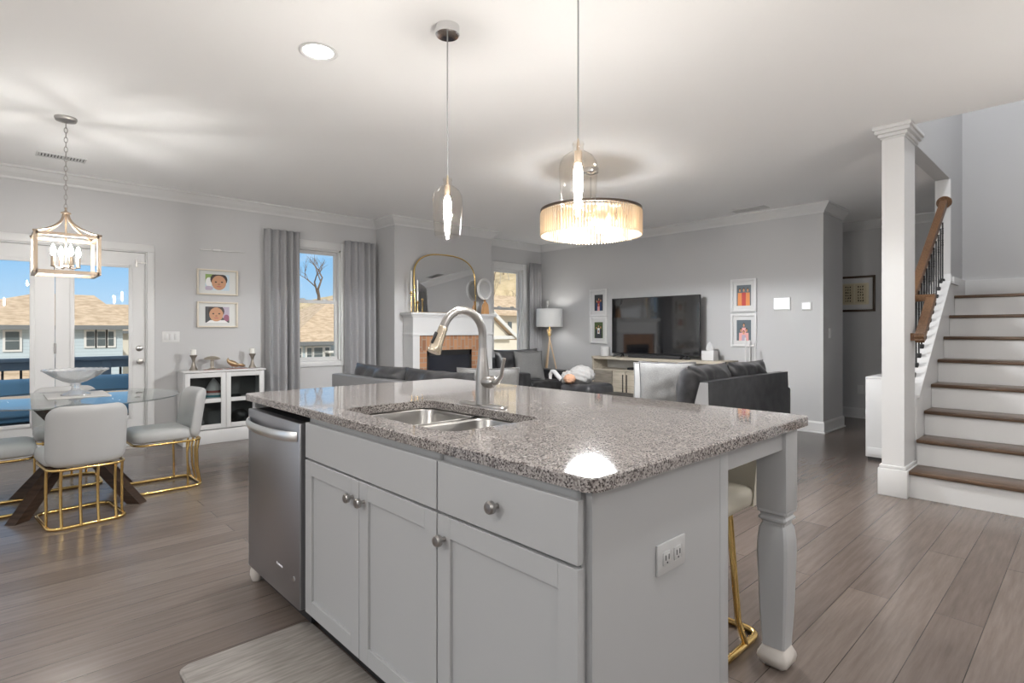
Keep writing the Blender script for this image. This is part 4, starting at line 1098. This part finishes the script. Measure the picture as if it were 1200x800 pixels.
M().box(6.947, 6.951, 3.712, 5.138, .892, 1.70).build('screen', SCREEN, tv)
M().box(6.985, 7.03, 4.0, 4.85, .95, 1.4, .01).build('rear_housing', MATTE_BLACK, tv)
for q in (4.96, 3.90):
    m = M().bar((6.966, q, .878), (6.84, q - .06, .832), .016, .010).bar((6.966, q, .878), (7.06, q + .05, .832), .016, .010)
    m.bar((6.966, q, .878), (6.86, q + .10, .832), .016, .010).build('foot', MATTE_BLACK, tv)
tag(M().box(6.84, 6.91, 3.93, 4.78, .827, .872, .008).build('soundbar', mat('charcoal mesh', (.035, .035, .037), .8)), 'long low charcoal soundbar on the console below the television', 'soundbar')
t = thing('game_controller', 'small black game controller at right end of the soundbar', 'controller', (6.86, 3.84, .827))
M().box(6.835, 6.875, 3.79, 3.89, .830, .855, .01).build('grip', MATTE_BLACK, t)
M().lathe([(.012, .853), (.010, .862)], 6.855, 3.82, 10).lathe([(.012, .853), (.010, .862)], 6.855, 3.86, 10).build('thumbstick', MATTE_BLACK, t)
tag(M().lathe([(.068, .827), (.072, .832), (.072, .965), (.062, .975)], 6.98, 5.30, 28).build('white_speaker', PLASTIC, smooth=40), 'white cylinder on the left end of the pale console', 'speaker')
t = thing('tissue_box', 'white box with a pointed tissue at right end of the console', 'tissue box', (6.95, 3.56, .827))
M().box(6.88, 7.02, 3.47, 3.64, .827, .955, .005).build('box', WHITE, t)
rows = [[(6.95 + .045 * s * (1 + .2 * math.sin(3 * a)) * math.cos(a) * .5, 3.56 + .05 * s * math.cos(a + .6) * (1 + .25 * math.sin(4 * a)), z) for a in [2 * PI * k / 16 for k in range(16)]] for s, z in ((.9, .953), (1.05, .99), (.8, 1.03), (.3, 1.06), (.05, 1.075))]
M().grid(rows, closed_u=True).build('tissue', WHITE, t, smooth=60)
tag(M().box(6.85, 7.05, 4.60, 4.80, .641, .675, .006).build('cable_box', MATTE_BLACK), 'flat black cable box on the open shelf of the console', 'cable box')
t = thing('rod_stand', 'slim white stand of upright rods behind the dark sofa', 'stand', (7.10, 3.10, 0))
M().lathe([(.11, 0), (.11, .012), (.09, .018)], 7.05, 3.08, 24).build('base', WHITE, t)
for q, ht in ((3.125, 1.13), (3.07, 1.10), (3.0, 1.02)):
    M().tube([(7.05, q, .012), (7.05, q, ht)], .009, 8).build('rod', WHITE, t)

# tripod floor lamp
t = thing('tripod_floor_lamp', 'tripod floor lamp with white drum shade in the far corner', 'floor lamp', (6.85, 6.36, 0))
lx, ly = 6.85, 6.36
M().lathe([(.218, 1.285), (.221, 1.29), (.219, 1.58), (.216, 1.585)], lx, ly, 40, cap=False).build('lamp_shade', SHADE, t, smooth=40, solid=.004)
M().lathe([(.012, 1.12), (.03, 1.14), (.03, 1.18), (.014, 1.2), (.012, 1.30)], lx, ly, 16).build('hub', GOLD, t)
M().lathe([(.012, 1.30), (.03, 1.36), (.032, 1.40), (.02, 1.44)], lx, ly, 14).build('bulb', WHITE, t)
lamp('corner_fill_light', 'POINT', (lx, ly, 1.46), 4, (1, .97, .93), .06, t)  # added fill for the corner walls; the floor lamp itself is unlit
for k in range(3):
    a = math.radians(200 + 120 * k)
    M().tube([(lx - .04 * math.cos(a), ly - .04 * math.sin(a), 1.24), (lx + .02 * math.cos(a), ly + .02 * math.sin(a), 1.0), (lx + .24 * math.cos(a), ly + .24 * math.sin(a), .003)], [.013, .013, .010], 8).build('leg', mat('pale wood leg', (.66, .50, .33), .4), t)

# ================================================================== SEATING
def seat_cushions(par, boxes, name='seat_cushion'):
    for b in boxes: M().box(*b, .04, 4).build(name, SOFAM, par, smooth=60)
def put(m, loc, rz=0., rx=0., ry=0.):
    bmesh.ops.transform(m.b, matrix=Matrix.Translation(loc) @ Euler((rx, ry, rz)).to_matrix().to_4x4(), verts=m.b.verts); return m
s1 = thing('sofa', 'charcoal leather sofa with its grey back toward the kitchen island', 'sofa', (2.95, 4.05, 0))
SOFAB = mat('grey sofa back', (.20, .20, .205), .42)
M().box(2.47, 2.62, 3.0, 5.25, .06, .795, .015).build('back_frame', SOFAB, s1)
M().box(2.62, 3.42, 3.0, 3.2, .06, .62, .03).build('arm', SOFAM, s1); M().box(2.62, 3.42, 5.05, 5.25, .06, .62, .03).build('arm', SOFAM, s1)
M().box(2.62, 3.40, 3.2, 5.05, .08, .30).build('base', SOFAM, s1)
seat_cushions(s1, [(2.62, 3.42, 3.205, 4.12, .30, .46), (2.62, 3.42, 4.13, 5.045, .30, .46)])
for q, sd in ((4.62, 1), (3.72, 2)):
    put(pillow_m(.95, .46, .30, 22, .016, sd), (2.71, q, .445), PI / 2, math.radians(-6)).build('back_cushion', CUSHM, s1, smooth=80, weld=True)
for a in (2.66, 3.36):
    for b in (3.06, 5.19): M().box(a - .025, a + .025, b - .025, b + .025, 0, .08).build('foot', BLACK, s1)
s2 = thing('loveseat', 'charcoal leather loveseat with its back toward the staircase', 'sofa', (5.2, 2.65, 0))
M().prism([(2.22, .06), (2.52, .06), (2.325, .795), (2.24, .795)], 'x', 4.36, 6.06).build('back_frame', SOFAM, s2)
M().box(5.94, 6.16, 2.24, 3.12, .06, .63, .03).build('arm', SOFAM, s2)
M().box(4.36, 5.94, 2.42, 3.10, .08, .30).build('base', SOFAM, s2)
M().prism([(2.23, .07), (2.51, .07), (2.315, .785), (2.245, .785)], 'x', 4.352, 4.36).build('window_lit_end', mat('window lit leather', (.33, .33, .335), .45), s2)  # same leather, lightened in colour for the window light on this end
seat_cushions(s2, [(4.37, 5.14, 2.44, 3.12, .30, .46), (5.15, 5.935, 2.44, 3.12, .30, .46)])
put(pillow_m(.82, .50, .32, 22, .018, 5), (4.72, 2.52, .43), .06, math.radians(10)).build('back_cushion', CUSHM, s2, smooth=80, weld=True)
put(pillow_m(.80, .48, .30, 22, .018, 6), (5.52, 2.50, .445), 0, math.radians(8)).build('back_cushion', CUSHM, s2, smooth=80, weld=True)
for a in (4.42, 6.08):
    for b in (2.30, 3.05): M().box(a - .025, a + .025, b - .025, b + .025, 0, .08).build('foot', BLACK, s2)
s3 = thing('armchair', 'charcoal leather armchair below the far window', 'armchair', (6.05, 6.15, 0))
M().box(5.62, 6.72, 6.42, 6.62, .06, .80, .04).build('back_frame', SOFAM, s3)
M().box(5.62, 5.80, 5.75, 6.45, .06, .60, .03).build('arm', SOFAM, s3); M().box(6.54, 6.74, 5.78, 6.45, .06, .60, .03).build('arm', SOFAM, s3)
M().box(5.80, 6.54, 5.82, 6.42, .08, .30).build('base', SOFAM, s3)
seat_cushions(s3, [(5.805, 6.535, 5.74, 6.42, .30, .46)])
put(pillow_m(.96, .50, .28, 20, .016, 9), (6.12, 6.34, .43), 0, math.radians(-8)).build('back_cushion', CUSHM, s3, smooth=80, weld=True)
for a in (5.68, 6.68):
    for b in (5.83, 6.55): M().box(a - .025, a + .025, b - .025, b + .025, 0, .08).build('foot', BLACK, s3)
def throw(label, w, h, t_, loc, rz, rx, seed, edge=PIPING, ry=0., ma=PILLOW):
    m = pillow_m(w, h, t_, 16, .005, seed)
    o = thing('throw_pillow', label, 'pillow', loc)
    o.rotation_euler = (rx, ry, rz)
    m.build('cover', ma, o, local=True, smooth=80, weld=True)
    M().tube(pillow_edge(w, h), .006, 6, closed=True).build('piping', edge, o, local=True, smooth=60)
throw('light grey piped pillow leaning on the sofa arm behind the faucet', .50, .47, .15, (2.86, 3.32, .462), math.radians(-42), math.radians(-12), 3, PILLOW)
throw('pale grey pillow on the armchair below the far window', .46, .46, .16, (6.02, 5.98, .462), math.radians(-25), math.radians(-16), 4, PILLOW)
throw('grey pillow with dark piping propped at left end of loveseat', .50, .48, .15, (4.45, 2.68, .462), math.radians(-55), math.radians(-10), 6)
throw('white pillow tucked behind the dark piped pillow on the loveseat', .48, .46, .12, (4.56, 2.84, .462), math.radians(-62), math.radians(-12), 7, PILLOW, 0, mat('white linen', (.30, .30, .30), .85))
# ottoman and plush toy, coffee table
ot = thing('ottoman', 'small dark rounded ottoman under the white plush toy', 'ottoman', (5.45, 4.43, 0))
M().box(5.20, 5.72, 4.18, 4.68, .08, .565, .07, 5).build('cushion', SOFAM, ot, smooth=60)
for a in (5.27, 5.65):
    for b in (4.25, 4.61): M().box(a - .02, a + .02, b - .02, b + .02, 0, .09).build('foot', BLACK, ot)
def blob(m, c, r, squash=(1, 1, 1), seed=0):
    t = bmesh.new(); bmesh.ops.create_icosphere(t, subdivisions=4, radius=1)
    for v in t.verts:
        n_ = 1 + .07 * math.sin(11 * v.co.x + seed) * math.sin(10 * v.co.y + seed * 2) + .05 * math.sin(14 * v.co.z + 9 * v.co.x + seed)
        v.co = Vector((c[0] + v.co.x * n_ * r * squash[0], c[1] + v.co.y * n_ * r * squash[1], c[2] + v.co.z * n_ * r * squash[2]))
    return m._join(t)
pl = thing('plush_toy', 'fluffy white plush swan with a peach patch lying on the ottoman', 'plush toy', (5.42, 4.55, .56))
m = M(); blob(m, (5.44, 4.50, .66), .15, (1, 1.1, .8), 1); blob(m, (5.36, 4.62, .62), .12, (1, 1, .8), 2); m.build('body', mat('white plush', (.36, .355, .35), .95, sheen=.3), pl, smooth=80)
M().tube([(5.26, 4.68, .60), (5.24, 4.74, .66), (5.24, 4.78, .70), (5.24, 4.82, .70), (5.24, 4.85, .66), (5.24, 4.85, .60)], [.03, .03, .028, .028, .026, .02], 10).build('neck', mat('grey plush', (.45, .45, .45), .95), pl, smooth=80)
m = M(); blob(m, (5.26, 4.54, .62), .075, (1, 1, .8), 3); m.build('wing_patch', mat('peach plush', (.50, .29, .19), .95), pl, smooth=80)
ct = thing('coffee_table', 'low dark coffee table in front of the media console', 'coffee table', (5.0, 3.55, 0))
M().box(4.62, 5.38, 3.15, 3.95, .465, .50, .006).build('top', mat('near black wood', (.02, .018, .018), .3), ct)
for a in (4.68, 5.32):
    for b in (3.21, 3.89): M().box(a - .03, a + .03, b - .03, b + .03, 0, .465).build('leg', mat('near black wood'), ct)
tag(M().box(4.72, 4.95, 3.46, 3.62, .501, .504).build('paper_sheet', WHITE), 'white sheet of paper on the dark coffee table', 'paper')

# ================================================================== OUTDOORS
struct('ground', M().box(-60, 90, YL + 2.6, 120, -4.9, -4.6), HILL, smooth=0)
struct('patio', M().box(-40, XH + 20, -40, YS - .02, -.3, -.02).box(-40, XW - .02, YS - .02, YL + .1, -.3, -.02), mat('pale bounce ground', (.55, .53, .50), .9), smooth=0)  # unseen patio added to bounce sunlight up to the ceiling
rows = []
for j in range(25):
    yy = 46 + j * 3; row = []
    for i in range(41):
        xx = -30 + i * 3.6
        h = -4.6 + 5.5 * min(1, max(0, (yy - 48) / 30)) + max(0, (xx - 28) / 22) * 6.5 * min(1, (yy - 46) / 20) + .5 * math.sin(xx * .3) + .4 * math.sin(yy * .5 + xx * .2)
        row.append((xx, yy, h))
    rows.append(row)
struct('hillside', M().grid(rows), HILL)
dk = struct('deck', M().box(-3.5, 2.7, YL + .13, 9.05, -.20, -.05), mat('deck boards', (.40, .36, .32), .8), smooth=0)
rl = thing('deck_railing', 'blue grey deck railing with dark balusters outside the glazed door', 'railing', (.35, 8.95, -.05))
M().box(-3.5, 2.7, 8.86, 9.0, .84, .885, .004).box(-3.5, 2.7, 8.91, 8.95, .74, .84).box(-3.5, 2.7, 8.92, 8.96, .03, .08).build('rail', DECKR, rl)
for k in range(5): M().box(-3.4 + k * 1.5 - .05, -3.4 + k * 1.5 + .05, 8.89, 8.99, -.05, .84).build('post', DECKR, rl)
b0 = None
for k in range(35):
    x = -3.2 + k * .165
    if b0 is None:
        b0 = M().box(x - .012, x + .012, 8.92, 8.945, .08, .74).build('baluster', BLACK, rl, smooth=0)
    else:
        c = b0.copy(); C.objects.link(c); c.parent = rl; c.location = (x + 3.2, 0, 0)
pchair = None
for x, y, rz, lab in ((.12, 8.05, .1, 'blue cushioned patio chair outside the left door leaf'), (.98, 8.15, -.1, 'blue cushioned patio chair outside the right door leaf')):
    if pchair is None:
        pchair = thing('patio_chair', lab, 'patio chair', (x, y, -.05), rz, 'patio chairs on the deck')
        M().box(-.29, .29, -.28, .26, .30, .44, .03).build('seat_cushion', BLUEC, pchair, local=True, smooth=60)
        M().box(-.28, .28, -.34, -.22, .40, .80, .04, mtx=Matrix.Rotation(math.radians(6), 4, 'X')).build('back_cushion', BLUEC, pchair, local=True, smooth=60)
        M().box(-.33, .33, -.36, .28, .24, .30).build('frame', MATTE_BLACK, pchair, local=True)
        for a in (-.31, .31):
            M().box(a - .03, a + .03, -.36, .28, .56, .60).build('arm', MATTE_BLACK, pchair, local=True)
            for b in (-.33, .25): M().box(a - .025, a + .025, b - .025, b + .025, 0, .57).build('leg', MATTE_BLACK, pchair, local=True)
    else: dup(pchair, (x, y, -.05), rz, lab)
g_ = thing('patio_grill', 'dark covered grill on the deck by the right edge of the door', 'grill', (1.28, 8.55, -.05))
M().box(1.36, 1.66, 8.38, 8.70, .35, .60, .03).build('body', MATTE_BLACK, g_)
M().box(1.34, 1.68, 8.36, 8.72, .60, .70, .04, 4).build('lid', MATTE_BLACK, g_)
for a in (1.40, 1.62):
    for b in (8.42, 8.66): M().box(a - .02, a + .02, b - .02, b + .02, 0, .36).build('leg', MATTE_BLACK, g_)

def hip_house(name, label, x0, x1, y0, y1, ze, zr, zg, wallm, wins, rx0=None, rx1=None, gable=False):
    t = thing(name, label, 'house', ((x0 + x1) / 2, (y0 + y1) / 2, zg))
    M().box(x0, x1, y0, y1, zg, ze).build('wall', wallm, t, smooth=0)
    o = .45; a, b, c, d = x0 - o, x1 + o, y0 - o, y1 + o
    ym = (c + d) / 2; rx0 = x0 + (d - c) / 2 if rx0 is None else rx0; rx1 = x1 - (d - c) / 2 if rx1 is None else rx1
    v = [(a, c, ze), (b, c, ze), (b, d, ze), (a, d, ze), (rx0, ym, zr), (rx1, ym, zr)]
    f = bmesh.new(); V = [f.verts.new(p) for p in v]
    for q in ((0, 1, 5, 4), (1, 2, 5), (2, 3, 4, 5), (3, 0, 4), (3, 2, 1, 0)): f.faces.new([V[i] for i in q])
    bmesh.ops.recalc_face_normals(f, faces=f.faces)
    M()._join(f).build('roof', ROOFM, t, smooth=0)
    M().box(a, b, c - .02, c + .02, ze - .16, ze + .02).build('fascia', mat('dark gutter', (.14, .15, .16), .6), t, smooth=0)
    for (wx, wz, ww, wh) in wins:
        fr_ = M().box(wx - .08, wx + ww + .08, y0 - .06, y0 + .01, wz - .08, wz + wh + .08).build('window', WHITE, t, smooth=0)
        M().box(wx, wx + ww, y0 - .08, y0 - .05, wz, wz + wh * .48).box(wx, wx + ww, y0 - .08, y0 - .05, wz + wh * .52, wz + wh).build('pane', WINM, fr_, smooth=0)
    return t
h1 = hip_house('house', 'blue grey house with tan shingle roof seen through the glazed door', -3.2, 4.3, 30, 38, 1.42, 2.95, -4.6, SIDING, [(3.0, .55, .28, .62), (3.38, .55, .28, .62), (3.76, .55, .2, .62), (2.15, -.75, .3, .6), (2.6, -.75, .3, .6), (.42, .45, .42, .72), (.55, -.95, .36, .62), (-1.2, .45, .42, .72)], 1.5, 3.7)
M().prism([(29.99, -.25), (27.9, -.62), (27.9, -.75), (29.99, -.75)], 'x', -3.4, 1.35).build('porch_roof', ROOFM, h1, smooth=0)
for px in (-3.0, -1.2, .95):
    M().box(px, px + .2, 28.0, 28.2, -4.6, -.75).build('porch_post', WHITE, h1, smooth=0)
h4 = hip_house('house', 'cream house standing just right of the blue grey house', 5.6, 11.6, 40, 47, 1.2, 2.9, -4.6, SIDINGW, [(6.2, .3, .5, .8), (7.6, .3, .5, .8)], 5.4, 8)
h2 = hip_house('house', 'blue house with wide tan roof seen through the window beside the curtains', 10.45, 18.0, 26.5, 36, .66, 3.15, -4.6, SIDING, [(10.62, -.25, .28, .62), (11.2, -.25, .22, .62), (11.55, -.25, .42, .62), (12.12, -.25, .2, .62)], 14.8, 15.4)
M().box(12.05, 14.9, 25.9, 26.6, .12, .22).build('porch_rail', WHITE, h2, smooth=0)
h5 = hip_house('house', 'far tan roofed house behind the wide roof in the window', 14.5, 21.0, 46, 53, 1.6, 3.4, -4.6, SIDINGW, [(16.2, .2, .6, .9)])
# gabled house through the window by the fireplace
h3 = thing('gabled_house', 'cream gabled house with garage seen through the window beyond the fireplace', 'house', (20, 24.5, -4.6))
M().box(17.2, 24.5, 23, 25.9, -4.6, 2.15).build('wall', SIDINGW, h3, smooth=0)
M().prism([(22.5, 2.05), (26.4, 2.05), (24.45, 3.3)], 'x', 16.7, 25).build('roof', ROOFM, h3, smooth=0)
M().box(16.2, 19.75, 21.2, 23, -4.6, .95).prism([(16.2, .95), (19.75, .95), (18.0, 2.3)], 'y', 21.2, 23).build('garage_wing', SIDINGW, h3, smooth=0)
M().prism([(18.0, 2.44), (15.9, .86), (15.9, .72), (18.0, 2.30), (20.1, .72), (20.1, .86)], 'y', 20.9, 23).build('wing_roof', ROOFM, h3, smooth=0)
M().prism([(18.0, 2.48), (15.85, .86), (15.85, .66), (18.0, 2.26), (20.15, .66), (20.15, .86)], 'y', 20.82, 20.9).box(16.0, 20.1, 20.95, 21.2, .78, .95).build('gable_trim', WHITE, h3, smooth=0)
M().box(16.9, 19.1, 21.1, 21.2, -4.5, .25).build('garage_door', mat('pale garage door', (.74, .70, .66), .7), h3, smooth=0)
M().box(21.3, 21.55, 22.92, 23, 1.1, 1.7).build('window', WINM, h3, smooth=0)

# bare trees
def tree_mesh(seed, h, spread=.55, depth=5, r0=.16, trunk=0.):
    rnd = random.Random(seed); m = M()
    def grow(p, d, L, r, k):
        pts = [p]; q = p; dd = d
        for s in range(3):
            dd = (dd + Vector((rnd.uniform(-.18, .18), rnd.uniform(-.18, .18), rnd.uniform(-.02, .12)))).normalized(); q = q + dd * L / 3; pts.append(q)
        m.tube(pts, [r, r * .88, r * .76, r * .62], 5 if k < 3 else 3)
        if k < depth:
            for b in range(rnd.choice((2, 2, 3))):
                ax = Vector((rnd.uniform(-1, 1), rnd.uniform(-1, 1), rnd.uniform(-.1, .6))).normalized()
                grow(q if b else pts[2], (dd + ax * spread).normalized(), L * rnd.uniform(.62, .82), r * .58, k + 1)
    if trunk:      # tall clear bole, then the crown
        m.tube([(0, 0, 0), (.08, .02, trunk * .5), (0, 0, trunk)], [r0 * 1.3, r0 * 1.12, r0], 7)
    grow(Vector((0, 0, trunk)), Vector((0, 0, 1)), h * .34, r0, 0)
    return m
big = tag(tree_mesh(11, 4.6, .8, 5, .15, 7.2).build('bare_tree', TWIG, local=True, loc=(17.2, 38.5, -4.6)), 'bare branching tree against blue sky behind the wide tan roof', 'tree')
tag(tree_mesh(4, 4.0, .3, 4, .09, 7.4).build('bare_tree', mat('pale bark', (.42, .37, .30), .9), local=True, loc=(17.75, 44.5, -4.6)), 'slim pale bare tree against blue sky at left in the window', 'tree')
lab = 'bare grey tree in the winter woods on the tan hillside'
protos = []
rnd = random.Random(2)
def hz(xx, yy): return -4.6 + 5.5 * min(1, max(0, (yy - 48) / 30)) + max(0, (xx - 28) / 22) * 6.5 * min(1, (yy - 46) / 20) + .5 * math.sin(xx * .3) + .4 * math.sin(yy * .5 + xx * .2)
taken = []
for k in range(60):
    for tries in range(200):
        if k < 34: yy = rnd.uniform(50, 76); xx = yy * rnd.uniform(.78, .98)
        elif k < 46: yy = rnd.uniform(64, 88); xx = yy * rnd.uniform(-.04, .2)
        else: yy = rnd.uniform(66, 88); xx = yy * rnd.uniform(.34, .54)
        if all((xx - p[0]) ** 2 + (yy - p[1]) ** 2 > (3.4 if k < 34 else 2.6) ** 2 for p in taken): break
    taken.append((xx, yy))
    if len(protos) < 4:
        o = tag(tree_mesh(30 + k, 8.5, .34, 4, .13).build('woodland_tree', [TWIG, mat('pale bark')][k % 2], local=True, loc=(xx, yy, hz(xx, yy) - .3)), lab, 'tree', 'bare trees on the hillside'); protos.append(o)
    else:
        dup(protos[k % 4], (xx, yy, hz(xx, yy) - .3), rnd.uniform(0, 6), lab, 'bare trees on the hillside', rnd.uniform(.55, .95) if k < 34 else rnd.uniform(.35, .5))
